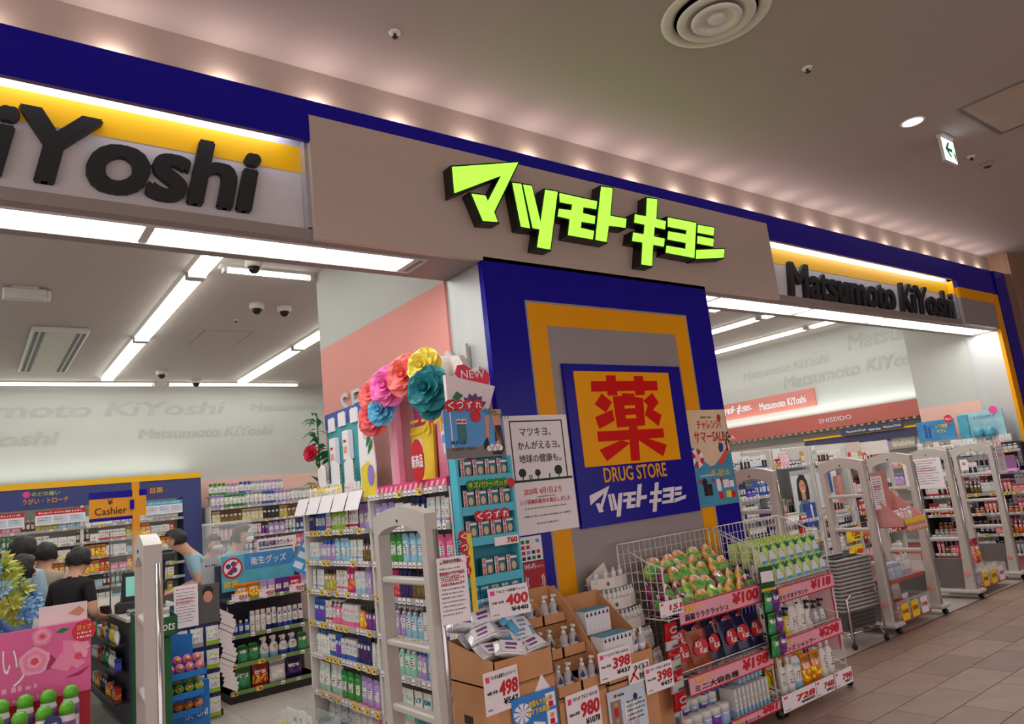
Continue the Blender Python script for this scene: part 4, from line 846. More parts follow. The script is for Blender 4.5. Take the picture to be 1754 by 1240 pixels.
# ---------------------------------------------------------------- anti-theft gates
GP = mat('gate_plastic', (196, 190, 184), .4, noise=.03); GD = mat('gate_grey', (112, 106, 104), .5)
def gate(x, y, lab, width=.47, rz=0, base=True):
    """panel in the y-z plane; y is the near edge"""
    t = thing('security_gate', lab, 'security gate', 'anti-theft gates at the entrances', (x, y, 0), rz)
    W_ = width; z0 = .10
    out = [(0, z0), (.055, z0), (.055, .36), (.105, .36)]
    # two posts that taper towards the top, joined by the arched head
    MB().prism([(0, z0), (.10, z0), (.075, .42), (.055, .9), (.05, 1.50), (.0, 1.50)], -.035, .035, 'x').build('post', GP, t)
    MB().prism([(W_, z0), (W_-.10, z0), (W_-.075, .42), (W_-.055, .9), (W_-.05, 1.50), (W_, 1.50)], -.035, .035, 'x').build('post', GP, t)
    n = 10; top = [(W_*i/n, 1.60+.045*math.sin(PI*i/n)) for i in range(n+1)]
    bot = [(.05+(W_-.1)*i/n, 1.50+.05*math.sin(PI*i/n)**.6) for i in range(n, -1, -1)]
    MB().prism([(0, 1.50)]+top+[(W_, 1.50)]+bot, -.035, .035, 'x').build('head', GP, t)
    MB().lathe([(0, 0), (.008, .001), (.008, .004)], 8).build('screw', DARK, t, (-.036, W_*.5, 1.575), (0, -PI/2, 0))
    for z, w_ in ((1.27, .035), (.95, .035), (.63, .04)): MB().rbox(-.028, .028, .04, W_-.04, z-w_/2, z+w_/2, .009).build('rung', GP, t)
    for yy, s_ in ((-.006, 1), (W_+.006, -1)): MB().tube([(.018, yy, z0), (.018, yy, 1.52)], .011, 6).build('chrome_strip', CHROME, t)
    MB().prism([(.10, z0), (W_-.10, z0), (W_-.075, .42), (.075, .42)], -.012, .012, 'x').build('foot_panel', GD, t)
    MB().rbox(-.1, .1, -.06, W_+.06, .06, .10, .012).build('foot_plate', GP, t)
    disc_ = MB().lathe([(0, 0), (.026, .002), (.03, .0)], 14)
    disc_.build('lamp', mat('gate_lamp', (240, 150, 140), .3), t, (-.037, .05, .26), (0, -PI/2, 0))
    for yy in (-.03, W_+.03):
        MB().lathe([(.028, -.012), (.03, 0), (.028, .012)], 12).build('caster', DARK, t, (0, yy, .03), (0, PI/2, 0)); BX(-.012, .012, yy-.01, yy+.01, .03, .065).build('caster_fork', CHROME, t)
    return t
for x, y, l, w_ in ((5.48, 3.62, 'grey security gate behind the wire racks, beside the pillar', .45), (6.95, 3.60, 'grey security gate behind the stacked baskets', .46), (7.93, 3.60, 'grey security gate with salmon tray stands on its near side', .46), (8.83, 3.60, 'grey security gate carrying a white printed notice board', .46), (10.13, 3.62, 'grey security gate last before the silver jamb', .46), (1.85, 3.16, 'grey security gate in front of the seasonal wall shelf, with notice', .56), (.655, 3.42, 'grey security gate seen edge-on beside the pink display', .5)):
    gate(x, y, l, w_, -.10 if x < 1 else 0)
def notice(loc, w_, h_, lab, rz=0, tilt=0, lines=12, red=1, seed=0, head=True, name='notice_sheet', cat='notice'):
    t = thing(name, lab, cat, None, loc, rz); t.rotation_euler = (tilt, 0, rz)
    BX(0, w_, 0, .003, 0, h_).build('sheet', PAPER, t)
    if head: dashes(t, RED, w_*.1, w_*.9, h_*.9, 1, 1, h_*.035, -.0002, seed=seed+1, jag=0)
    dashes(t, mat('soft_ink', (70, 66, 70), .6), w_*.08, w_*.92, h_*.82, lines, h_*.75/lines, h_*.26/lines, -.0002, seed=seed)
    if red: dashes(t, RED, w_*.1, w_*.9, h_*.66, 2, h_*.075, h_*.035, -.0006, seed=seed+2, jag=.05)
    return t
n_ = notice((1.84, 3.12, 1.07), .155, .31, 'tall white notice with red lines tied to the gate before the wall shelf', rz=-.15, seed=5)
text('閉店後のマスク販売', RED, n_, (.01, -.0012, .225), w=.13, h=.018, bold=.02); text('ご来店のお客様へ', BLACK, n_, (.02, -.0012, .285), w=.11, h=.014, bold=.02)
notice((6.94, 3.56, 1.13), .17, .31, 'tall notice with red lines on the gate behind the baskets', rz=-.1, seed=25)
nw = notice((8.785, 4.10, 1.20), .42, .34, 'white landscape notice board on the fourth gate', rz=-PI/2, seed=35, lines=9)
notice((10.1, 3.575, 1.25), .14, .35, 'slim brick-red printed notice on the last gate', rz=-.2, seed=45, lines=16)
idc = thing('notice_sheet', 'small portrait card inside the last gate', 'notice', None, (10.085, 4.0, 1.33), -PI/2)
BX(0, .09, 0, .003, 0, .13).build('sheet', PAPER, idc); disc(idc, .045, .08, .025, -.0004, SK, 'portrait', n=12)

# ---------------------------------------------------------------- cardboard displays in front of the pillar
CB = mat('cardboard', (202, 148, 104), .8, noise=.06, scale=6, bump=.03); CBD = mat('cardboard_inner', (172, 122, 82), .85, noise=.06)
def tray(parent, x0, x1, y0, y1, z0, hf, hb, m=CB, t=.005, name='tray', hs=None):
    """open box with a low front and taller back, sloping sides; each wall is one piece of the same tray"""
    b = MB().box(x0, x1, y0, y1, z0, z0+t).box(x0, x1, y0, y0+t, z0, z0+hf).box(x0, x1, y1-t, y1, z0, z0+hb)
    for x in (x0, x1-t): b.prism([(y0, z0), (y1, z0), (y1, z0+hb), (y0, z0+hf)], x, x+t, 'x')
    return b.build(name, m, parent)
def price_card(loc, w_, h_, price, sub, lab, rz=0, title='', qty='', tilt=0, cat='price card', group='large red price cards'):
    t = thing('price_card', lab, cat, group, loc, rz); t.rotation_euler = (tilt, 0, rz)
    BX(0, w_, 0, .003, 0, h_).build('card', PAPER, t)
    text(price, RED, t, (w_*.42, -.0002, h_*.36), w=w_*.54, h=h_*.34, bold=.05, shear=.1)
    text('¥'+sub, BLACK, t, (w_*.52, -.0002, h_*.14), w=w_*.42, h=h_*.15, bold=.04)
    if title: text(title, BLACK, t, (w_*.2, -.0002, h_*.8), w=w_*.74, h=h_*.1, bold=.005)
    if qty: text(qty, BLACK, t, (w_*.06, -.0002, h_*.46), w=w_*.3, h=h_*.09, bold=.01)
    BX(w_*.05, w_*.16, -.001, 0, h_*.76, h_*.9).build('corner_mark', PINKP, t); dashes(t, BLACK, w_*.05, w_*.2, h_*.1, 1, 1, h_*.04, -.0002, seed=int(w_*999), jag=0)
    return t
b1 = thing('cardboard_box', 'large open cardboard carton heaped with foil wipe packs', 'box', loc=(2.03, 3.0, 0))
MB().rbox(0, .36, 0, .40, 0, .42, .003).rbox(0, .36, 0, .40, .423, .745, .003).build('lower_carton', CB, b1)
tray(b1, 0, .36, 0, .40, .75, .125, .19, name='upper_tray')
BX(-.001, .361, -.001, .0, .742, .752).build('seam', CBD, b1)
MB().prism([(.225, .69), (.275, .765), (.325, .69), (.275, .615)], -.0025, -.0005, 'y').build('diamond_label', PAPER, b1)
for i in range(5): BX(.238+i*.018-.003, .246+i*.018-.003, -.0035, -.002, .64+abs(i-2)*.012, .685).build('label_stripe', BLACK, b1)
MB().box(-.001, 0, .22, .30, .56, .60).build('printed_mark', mat('box_print', (70, 52, 42), .8), b1)
dashes(b1, mat('box_print'), .15, .34, .5, 2, .03, .012, -.0005, seed=44, jag=0, rz=PI/2, loc=(0, 0, .12))
FW = mat('wipe_foil', (214, 214, 220), .3, .45, noise=.12, scale=30, bump=.6); WW = mat('wipe_white', (230, 228, 232), .4)
def wipe_mesh(m, lab, mark):
    key = ('wipe', m.name, lab.name)
    if key not in PM:
        b = MB(); vs = []; fs = []; n = 12
        for i, (x, s_) in enumerate(((-.085, .05), (-.078, .1), (-.066, .8), (-.03, 1), (.03, 1), (.066, .8), (.078, .1), (.085, .05))):
            for j in range(n):
                a = 2*PI*j/n; vs.append((x, .045*(1 if s_ < .2 else 1)*math.copysign(abs(math.cos(a))**.6, math.cos(a)), .024*s_*math.copysign(abs(math.sin(a))**.6, math.sin(a))))
        for i in range(7):
            for j in range(n): fs.append((i*n+j, i*n+(j+1) % n, (i+1)*n+(j+1) % n, (i+1)*n+j))
        fs += [tuple(range(n-1, -1, -1)), tuple(7*n+j for j in range(n))]
        b.add(vs, fs, 0, True); b.box(-.056, .056, -.036, .036, .0235, .0252, 1); b.box(-.03, .03, .004, .022, .0252, .0258, 2); b.box(-.035, .02, -.02, -.008, .0252, .0258, 2)
        PM[key] = b.mesh('wipe_pack', [m, lab, mark])
    return PM[key]
r = random.Random(5); spots = []
for i, (x, y, z) in enumerate([(2.09, 3.12, .90), (2.11, 3.30, .93), (2.25, 3.08, .895), (2.18, 3.06, .90), (2.32, 3.07, .89), (2.12, 3.20, .97), (2.22, 3.20, .96), (2.10, 3.38, 1.0), (2.2, 3.33, 1.02), (2.16, 3.25, 1.04), (2.08, 3.28, 1.03), (2.24, 3.28, 1.05)]):
    tag(obj('wipe_pack', wipe_mesh(FW, WW, RED if i % 2 else mat('violet_print', (130, 60, 140), .5)), None, (x, y, z), (r.uniform(.3, .8), r.uniform(-.25, .25), r.uniform(-.5, .5))), 'silver foil wipe pack, %s in the heap of the open carton' % ORD[i], 'product', 'foil wipe packs in the open carton')
for i, (x, y, z, t_) in enumerate([(2.31, 3.24, 1.03, .9), (2.35, 3.2, .97, .8), (2.28, 3.36, 1.09, .5), (2.32, 3.16, .93, .7), (2.24, 3.36, 1.13, .2)]):
    tag(obj('wipe_pack', wipe_mesh(mat('wipe_blue', (90, 170, 215), .3), WW, mat('soft_blue_print', (120, 160, 200), .5)), None, (x, y, z), (t_, r.uniform(-.2, .2), r.uniform(-.4, .3))), 'blue and white wipe pack, %s atop the open carton' % ORD[i], 'product', 'blue wipe packs in the open carton')
price_card((1.95, 2.975, .66), .21, .185, '498', '547', 'white price card with red 498 on the open carton corner', title='マンダム消毒ウェットシート', qty='48枚 本体', rz=.08)
price_card((2.18, 3.2, 1.03), .24, .15, '400', '440', 'white price card with red 400 standing in the wipe packs', title='アルコール除菌ウェット', qty='50枚 本体', rz=-.12, tilt=-.1)
bp_ = thing('poster', 'blue advertising sheet with yellow lettering taped to the open carton', 'poster', loc=(2.10, 2.985, .47))
BX(0, .275, 0, .003, 0, .225).build('sheet', mat('ad_blue', (50, 130, 215), .5, noise=.15, scale=12), bp_)
for i in range(9): a = i*2*PI/9; MB().prism([(.06, .15), (.06+.055*math.cos(a), .15+.045*math.sin(a)), (.06+.055*math.cos(a+.5), .15+.045*math.sin(a+.5))], -.002, 0, 'y').build('burst_mark', PAPER, bp_)
text('除菌もできる', YELLOW, bp_, (.10, -.002, .165), w=.12, h=.028, bold=.04); text('おすすめ商品', YELLOW, bp_, (.09, -.002, .13), w=.13, h=.028, bold=.04)
for x, z in ((.235, .17), (.235, .09), (.05, .04)):
    BX(x-.03, x+.03, -.001, 0, z-.03, z+.035).build('picture_card', PAPER, bp_); disc(bp_, x, z+.012, .012, -.0012, SK, 'portrait', n=10); BX(x-.014, x+.014, -.0022, -.001, z-.028, z-.004).build('portrait', RED, bp_)
MB().prism([(.1, .02), (.17, .01), (.19, .08), (.12, .1)], -.002, 0, 'y').build('pack_picture', PAPER, bp_)

b2 = thing('display_carton', 'stepped cardboard display of clear pump bottles', 'box', loc=(2.40, 3.0, 0))
MB().rbox(0, .33, .0, .40, 0, .60, .003).build('lower_carton', CB, b2)
TIER = ((0, .62, .19), (.12, .77, .19), (.26, .92, .2))
for k, (yy, z, h_) in enumerate(TIER):
    for q in range(2): tray(b2, q*.165, q*.165+.16, yy, yy+.13, z, .055, .075 if k < 2 else .19)
    BX(0, .325, yy+.005, .40, z-.15 if k else .6, z).build('step', CBD, b2)
for q in (0, .325): MB().prism([(.0, .62), (.40, .62), (.40, 1.10), (.34, 1.11), (.22, 1.0), (.0, .70)], q-.002, q+.004, 'x').build('side_card', CB, b2)
CLB = mat('clear_bottle', (222, 228, 232), .08, noise=0, alpha=.45); DROP = mat('navy_drop', (38, 46, 110), .4)
def clearpump(h=.15, w_=.05):
    if 'cp' not in PM:
        b = MB().lathe([(w_*.46, 0), (w_*.5, h*.03), (w_*.5, h*.55), (w_*.32, h*.68), (w_*.2, h*.72)], 12).lathe([(w_*.25, h*.71), (w_*.25, h*.80), (w_*.1, h*.81), (w_*.1, h*.9)], 10, m=1).rbox(-w_*.16, w_*.16, -w_*.45, w_*.2, h*.88, h*.97, .003, 1)
        b.lathe([(w_*.505, h*.08), (w_*.505, h*.34)], 12, m=2).prism([(0, h*.62), (.012, h*.45), (.008, h*.38), (-.008, h*.38), (-.012, h*.45)], -w_*.53, -w_*.5, 'y', 3)
        PM['cp'] = b.mesh('pump_bottle', [CLB, CAPS['w'], WW, DROP])
    return PM['cp']
n = 0
for k, (yy, z, h_) in enumerate(TIER):
    for q in range(2):
        for i in range(2):
            for d in range(2):
                if k < 2 and d: continue
                tag(obj('pump_bottle', clearpump(), None, (2.40+q*.165+.045+i*.065+d*.02, 3.0+yy+.04+d*.055, z+.006), (0, 0, r.uniform(-.7, .7))), 'clear pump bottle, %s in the %s step of the cardboard display' % (ORD[q*2+i+d*4], ('lowest', 'middle', 'top')[k]), 'product', 'clear pump bottles in the stepped display'); n += 1
price_card((2.43, 2.985, .44), .24, .19, '980', '1078', 'white price card with red 980 below the pump bottles', title='ラピッド アルコールジェル', qty='500ml 本体', rz=.06)

b3 = thing('display_carton', 'cardboard display of slim white cartons with navy drops', 'box', loc=(2.745, 3.0, 0))
MB().rbox(0, .36, .0, .40, 0, .60, .003).build('lower_carton', CB, b3)
tray(b3, 0, .36, 0, .40, .605, .12, .42); BX(.006, .354, .14, .39, .62, .78).build('step', CBD, b3)
TC = mat('carton_teal', (70, 150, 178), .5)
def dropcarton(w_=.03, d=.1, h=.125):
    if 'dc' not in PM:
        b = MB().box(-w_/2, w_/2, 0, d, 0, h-.002).box(-w_/2, w_/2, 0, d, h-.002, h, 1).prism([(0, h*.95), (.008, h*.82), (.006, h*.76), (-.006, h*.76), (-.008, h*.82)], -.001, .0, 'y', 2)
        PM['dc'] = b.mesh('carton', [WW, TC, DROP])
    return PM['dc']
for i in range(7): tag(obj('carton', dropcarton(), None, (2.77+i*.031, 3.012, .72), (0, 0, 0)), 'slim white carton with navy drop, %s in the front row' % ORD[i], 'product', 'slim cartons in the front row')
for i in range(6): tag(obj('carton', dropcarton(), None, (2.785+i*.031, 3.15, .84), (0, 0, 0)), 'slim white carton with navy drop, %s in the raised rear row' % ORD[i], 'product', 'slim cartons in the raised row')
for i in range(4): tag(obj('pump_bottle', clearpump(), None, (2.995+i*.03, 3.03+.02*(i % 2), .72), (0, 0, i), ), 'tiny clear gel bottle, %s beside the slim cartons' % ORD[i], 'product', 'tiny gel bottles beside the cartons').scale = (.7, .7, .8)
price_card((2.67, 2.975, .635), .235, .15, '398', '437', 'white price card with red 398 on the slim carton display', title='アーレナイト アルコールジェル', qty='50ml 本体', rz=.0)
price_card((2.99, 2.97, .505), .22, .14, '398', '437', 'white price card with red 398 beside the hanging red packs', title='クリーンアルコールジェル', qty='50ml 本体')
vp = thing('poster', 'small white virus warning sheet between the two 398 price cards', 'poster', loc=(2.88, 2.985, .58))
BX(0, .17, 0, .003, 0, .10).build('sheet', PAPER, vp); text('ウイルス', BLACK, vp, (.05, -.001, .06), w=.11, h=.03, bold=.03); text('対策', BLACK, vp, (.08, -.001, .012), w=.07, h=.035, bold=.04)
for a in (0.8, -.8): MB().prism([(-.045, -.005), (.045, -.005), (.045, .005), (-.045, .005)], -.002, 0, 'y').build('cross_mark', RED, vp, (.04, 0, .045), (0, a, 0))
vp2 = thing('poster', 'white sheet with pictures of a woman on the front of the cartons', 'poster', loc=(2.71, 2.985, .36))
BX(0, .28, 0, .003, 0, .22).build('sheet', mat('pale_blue_paper', (205, 222, 238), .6), vp2); text('YouTube', BLACK, vp2, (.07, -.001, .185), w=.05, h=.014, bold=.02); BX(.045, .065, -.001, 0, .184, .2).build('play_mark', RED, vp2)
for z in (.1, .02):
    BX(.015, .09, -.001, 0, z-.01, z+.07).build('picture_card', mat('warm_grey_print', (150, 128, 120), .6), vp2); disc(vp2, .052, z+.05, .012, -.001, SK, 'portrait', n=10); BX(.038, .066, -.0025, 0, z-.008, z+.035).build('portrait', RED, vp2)
for x in (.13, .19): MB().lathe([(.018, 0), (.02, .08), (.008, .1), (.008, .13)], 8, sy=.05).build('bottle_picture', PAPER, vp2, (x, -.0005, .02))
disc(vp2, .20, .16, .016, -.001, DROP, 'badge', n=12); dashes(vp2, BLACK, .13, .27, .14, 5, .022, .009, -.0005, seed=17)
# stepped white display of little bottles
b4 = thing('display_carton', 'stepped white display of tiny capped bottles beside the wire rack', 'box', loc=(3.11, 3.16, 0)); b4.scale = (.82, 1, 1)
WC = mat('display_white', (226, 220, 214), .5, noise=.03)
BX(.04, .36, .02, .33, 0, .52).build('lower_carton', CB, b4)
for k in range(5):
    y0, z = .25-.055*k, 1.04-.12*k
    MB().prism([(.0+.012*k, y0+.04), (.18, y0-.02), (.37, y0+.03), (.37, y0+.1), (.0+.012*k, y0+.1)], z, z+.004, 'z').build('tier', WC, b4)
    a_ = [(.0+.012*k, y0+.04), (.09, y0+.0), (.18, y0-.02), (.28, y0-.005), (.37, y0+.03)]
    for (xa, ya), (xb, yb) in zip(a_, a_[1:]): MB().add([(xa, ya, z-.03), (xb, yb, z-.03), (xb, yb, z+.035), (xa, ya, z+.035), (xa, ya+.004, z-.03), (xb, yb+.004, z-.03), (xb, yb+.004, z+.035), (xa, ya+.004, z+.035)], [(0, 1, 2, 3), (5, 4, 7, 6), (3, 2, 6, 7), (1, 0, 4, 5), (0, 3, 7, 4), (2, 1, 5, 6)]).build('tier_lip', WC, b4)
    disc(b4, .12, z, .012, y0-.012, GREEN, 'leaf_mark', n=8)
    for i in range(8 if k else 4):
        x_ = 3.11+.82*(.05+i*.042*(1 if k else 2))
        o = obj('eye_drop_bottle', product('bottle', .032, .032, .085, 2, 'w'), None, (x_, 3.16+y0+.045-.03*math.sin(PI*(x_-3.11)/.31), z+.004)); o.color = lin((200, 225, 230))+(1,)
        tag(o, 'tiny white capped bottle, %s on the %s tier of the white display' % (ORD[i], ORD[k]), 'product', 'tiny bottles on the stepped white display')
MB().prism([(0, 1.08), (.2, 1.16), (.23, 1.1), (.37, 1.02), (.37, .5), (.08, .5)], .325, .33, 'y').build('back_card', WC, b4)
price_card((3.30, 3.085, .84), .20, .085, '151', '165', 'small white price card clipped to the wire rack corner', rz=.0)

# ---------------------------------------------------------------- wire racks
WIRE = mat('white_wire', (232, 228, 224), .35)
def grid(parent, o, u, v, nu, nv, name='wire_grid', r_=.0022, edge=.0045):
    """wire grid spanned by vectors u and v at o"""
    o, u, v = Vector(o), Vector(u), Vector(v); b = MB()
    for i in range(nu+1): b.tube([o+u*(i/nu), o+u*(i/nu)+v], edge if i in (0, nu) else r_, 4 if 0 < i < nu else 6)
    for j in range(nv+1): b.tube([o+v*(j/nv), o+v*(j/nv)+u], edge if j in (0, nv) else r_, 4 if 0 < j < nv else 6)
    return b.build(name, WIRE, parent)
def sidegrid(parent, x, d, zb, zf, zbk, nu, name='wire_grid'):
    b = MB(); b.tube([(x, 0, zb), (x, 0, zf)], .005, 6); b.tube([(x, d, zb), (x, d, zbk)], .005, 6); b.tube([(x, 0, zf), (x, d*.25, zf+.02), (x, d, zbk)], .005, 6)
    for i in range(1, nu): y = d*i/nu; b.tube([(x, y, zb), (x, y, zf+.01+(zbk-zf)*i/nu)], .0022, 4)
    for z in [zb+k*.055 for k in range(int((zf-zb)/.055)+1)]: b.tube([(x, 0, z), (x, d, z)], .0022, 4)
    return b.build(name, WIRE, parent)
STRIPM = mat('strip_pink', (240, 170, 190), .45, noise=.05)
def rack(x0, wid, lab, strips, loc_y=3.14, d=.36):
    t = thing('wire_rack', lab, 'rack', 'white wire racks before the pillar', (x0, loc_y, 0))
    for x in (0, wid):
        sidegrid(t, x, d, .80, 1.11, 1.25, 7)
        MB().tube([(x, 0, .08), (x, 0, .80)], .006, 6).build('post', WIRE, t); MB().tube([(x, d, .08), (x, d, 1.25)], .006, 6).build('post', WIRE, t)
        sidegrid(t, x, d, .10, .16, .22, 5); sidegrid(t, x, d, .45, .52, .6, 5)
        for yy in (.0, d):
            MB().lathe([(.026, -.01), (.03, 0), (.026, .01)], 12).build('caster', DARK, t, (x, yy, .03), (0, PI/2, .3)); BX(x-.01, x+.01, yy-.012, yy+.012, .035, .08).build('caster_fork', CHROME, t)
    grid(t, (0, d, .80), (wid, 0, 0), (0, 0, .45), 18, 7); grid(t, (0, d, .10), (wid, 0, 0), (0, 0, .70), 18, 9)
    for z in (.80, .45, .10): grid(t, (0, 0, z), (wid, 0, 0), (0, d, 0), 12, 5, 'wire_shelf')
    for z in (.80, .84, .45, .49, .10): MB().tube([(0, 0, z), (wid, 0, z)], .004, 5).build('front_rail', WIRE, t)
    for (z0, z1, xa, xb, price, body) in strips:
        o = BX(xa, xb, -.022, -.016, z0, z1).build('price_strip', STRIPM, t); h_ = z1-z0
        BX(xa, xb, -.024, -.0225, z1-.008, z1).build('strip_edge', RED, o); BX(xa, xb, -.024, -.0225, z0, z0+.008).build('strip_edge', RED, o)
        text(price, RED, o, (xa+(xb-xa)*.62, -.0225, z0+h_*.28), w=(xb-xa)*.32, h=h_*.56, bold=.06, shear=.15)
        text('均一', YELLOW, o, (xa+(xb-xa)*.06, -.0235, z0+h_*.55), w=(xb-xa)*.22, h=h_*.3, bold=.04); text(body, BLACK, o, (xa+(xb-xa)*.05, -.0225, z0+h_*.15), w=(xb-xa)*.5, h=h_*.32, bold=.03)
    return t
rack(3.42, .94, 'white wire rack with jelly bags on top, next to the cardboard displays', [(.755, .875, .08, .93, '¥100', '蒟蒻ララクラッシュ'), (.35, .46, .08, .93, '¥198', 'ミニ大袋各種'), (.07, .13, .42, .93, '¥81', '汗ふきシート')])
rack(4.42, .83, 'white wire rack with green refill packs on top, farther from the cardboard', [(.71, .815, .02, .83, '¥118', '香りとデオドラント'), (.375, .48, .02, .83, '¥298', 'メンズ シャンプー')])
# jelly bags
def blob_bag():
    if 'bag' not in PM:
        bm = bmesh.new(); bmesh.ops.create_icosphere(bm, subdivisions=2, radius=1)
        for v in bm.verts:
            v.co.x *= .062; v.co.z *= .062; v.co.y *= .035
            if v.co.z > .03: v.co.x *= 1.05; v.co.y *= .3; v.co.z = .03+(v.co.z-.03)*1.4
        me = bpy.data.meshes.new('jelly_bag'); bm.to_mesh(me); bm.free()
        for p in me.polygons:
            c = p.center; p.use_smooth = True
            p.material_index = 1 if (c.z > .042) else (2 if (abs(c.x) < .042 and -.022 < c.z < .04 and c.y < 0) else 0)
        for m in (mat('fruit_film', objcol=True, rough=.15, noise=.35, scale=45), mat('bag_top', (244, 214, 206), .25, noise=.3, scale=70), mat('bag_label', (104, 176, 84), .22, noise=.5, scale=70)): me.materials.append(m)
        PM['bag'] = me
    return PM['bag']
FR = [('grape', 'purple'), ('orange', 'orange'), ('muscat', 'lime'), ('grape', 'magenta')]
r = random.Random(21); k = 0
for lay, (z, ys, n) in enumerate(((.86, 3.19, 9), (.865, 3.29, 9), (.93, 3.24, 8), (.94, 3.36, 8), (1.0, 3.32, 7), (1.04, 3.41, 7), (1.08, 3.43, 5))):
    for i in range(n):
        x = 3.48 + (.86 if n > 7 else .7)*(i+.5)/n + r.uniform(-.015, .015) + (0 if n > 7 else .1)
        f = FR[0] if x < 3.66 and lay < 5 else FR[(2 if r.random() < .55 else 1) if x < 4.0 else r.choice((1, 1, 2, 0))]
        o = obj('jelly_bag', blob_bag(), None, (x, ys+r.uniform(-.015, .015), z+r.uniform(-.01, .012)), (r.uniform(-.5, .15), r.uniform(-.35, .35), r.uniform(-.5, .5)))
        c = {'grape': (130, 50, 96), 'orange': (244, 176, 96), 'muscat': (186, 214, 104)}[f[0]]; o.color = lin(c)+(1,)
        tag(o, '%s jelly bag with green label, %s in %s layer of the heap' % ({'grape': 'dark purple', 'orange': 'orange', 'muscat': 'yellow-green'}[f[0]], ORD[i], ORD[lay]), 'product', 'jelly bags on the wire rack')
# chocolate bags
def choc(col, name, lab, loc, rot):
    t = thing('chocolate_bag', lab, 'product', 'chocolate bags in the wire rack', loc); t.rotation_euler = rot; t.scale = (1.12, 1, 1.1)
    o = obj('bag', product('pouch', .15, .05, .2, 1, 'w'), t); m = mat('choc_'+name, col, .25, noise=.35, scale=30)
    me = o.data = o.data.copy(); me.materials.clear(); me.materials.append(m); me.materials.append(m)
    MB().prism([(.052*math.cos(a), .105+.044*math.sin(a)+.2*.05*math.cos(a)) for a in [2*PI*i/20 for i in range(20)]], -.030, -.022, 'y').build('red_oval', RED, t)
    text('Kit', PAPER, t, (-.036, -.0305, .11), (PI/2, 0, 0), w=.044, h=.03, bold=.03, shear=.2); text('Kat', PAPER, t, (-.014, -.0305, .075), (PI/2, 0, 0), w=.052, h=.03, bold=.03, shear=.2)
k = 0
for z, y, xs in ((.50, 3.165, (3.55, 3.70, 3.86, 4.01, 4.16, 4.29)), (.565, 3.23, (3.62, 3.78, 3.93, 4.08, 4.23)), (.60, 3.30, (3.7, 3.85, 4.0, 4.15, 4.28))):
    for x in xs:
        nav = not (x < 3.75 and z < .55)
        choc((32, 34, 74) if nav else (150, 66, 30), 'navy' if nav else 'amber', '%s chocolate bag with red oval, %s in the rack' % ('navy' if nav else 'amber brown', ORD[k]), (x, y, z-.03), (-.25+r.uniform(-.1, .1), r.uniform(-.15, .15), r.uniform(-.2, .2))); k += 1
# hanging red and gold packs
GH = (.10, .05, .058, .058, .062, .06, .10)
for i in range(7):
    gold = i in (1, 3, 5); t = thing('snack_pack', '%s snack pack, %s down the hanging strip' % ('gold' if gold else 'glossy red', ORD[i]), 'product', 'snack packs on the hanging strip', (3.38, 3.105, .80-sum(GH[:i+1])+.02), 0); t.rotation_euler = (.12, 0, .1)
    h_ = GH[i]; BX(-.062, .062, 0, .003, -.02, h_-.02).build('backing', mat('strip_red', (190, 14, 34), .25) if not gold else mat('pack_gold', (196, 160, 84), .25, .6), t)
    me = obj('pack', product('pouch', .125, .035, h_, 0, 'w'), t, (0, -.004, -.02)); d_ = me.data = me.data.copy(); d_.materials.clear(); d_.materials.append(mat('pack_gold') if gold else mat('strip_red'))
    text('GABA', PAPER if not gold else BLACK, t, (-.03, -.026, -.005), w=.06, h=.017, bold=.03)
    if i in (0, 6):
        MB().prism([(.038*math.cos(a)*(1 if q == 0 else .72), .044+.02*math.sin(a)*(1 if q == 0 else .6)) for q, aa in ((0, range(0, 21)), (1, range(20, -1, -1))) for a in [.5+aa_*.26 for aa_ in aa]], -.027, -.024, 'y').build('swirl_mark', mat('pack_gold'), t)
# lower shelf of rack one: canisters and wipes
for i in range(5):
    for j in range(2):
        put('jar', (.085, .085, .12), 'blue' if i % 2 else 'pale blue', (3.50+i*.088, 3.19+j*.09, .105+j*.06), 0, 'blue wipe canister with white lid, %s in the %s row of the low rack shelf' % (ORD[i], ('front', 'rear')[j]), 'wipe canisters on the low rack shelf', 1, 'w')
for i in range(11):
    put('tube', (.045, .03, .17), 'pale blue', (3.76+i*.05, 3.25+.01*(i % 2), .28), 0, 'pale blue and white tube, %s hanging on the low rack shelf' % ORD[i], 'pale tubes on the low rack shelf', 2, 'b')
for i in range(9):
    put('carton', (.02, .12, .17), 'pale blue', (3.95+i*.042, 3.21, .11), 0, 'slim blue and white wipe pack, %s standing on the low rack shelf' % ORD[i], 'slim wipe packs on the low rack shelf', 2, 'w')
for i in range(6):
    put('carton', (.03, .11, .16), 'pale blue', (4.06+i*.045, 3.24, .29), 0, 'pale blue flat pack, %s on the upper part of the low rack shelf' % ORD[i], 'flat packs on the low rack shelf', 2, 'w')
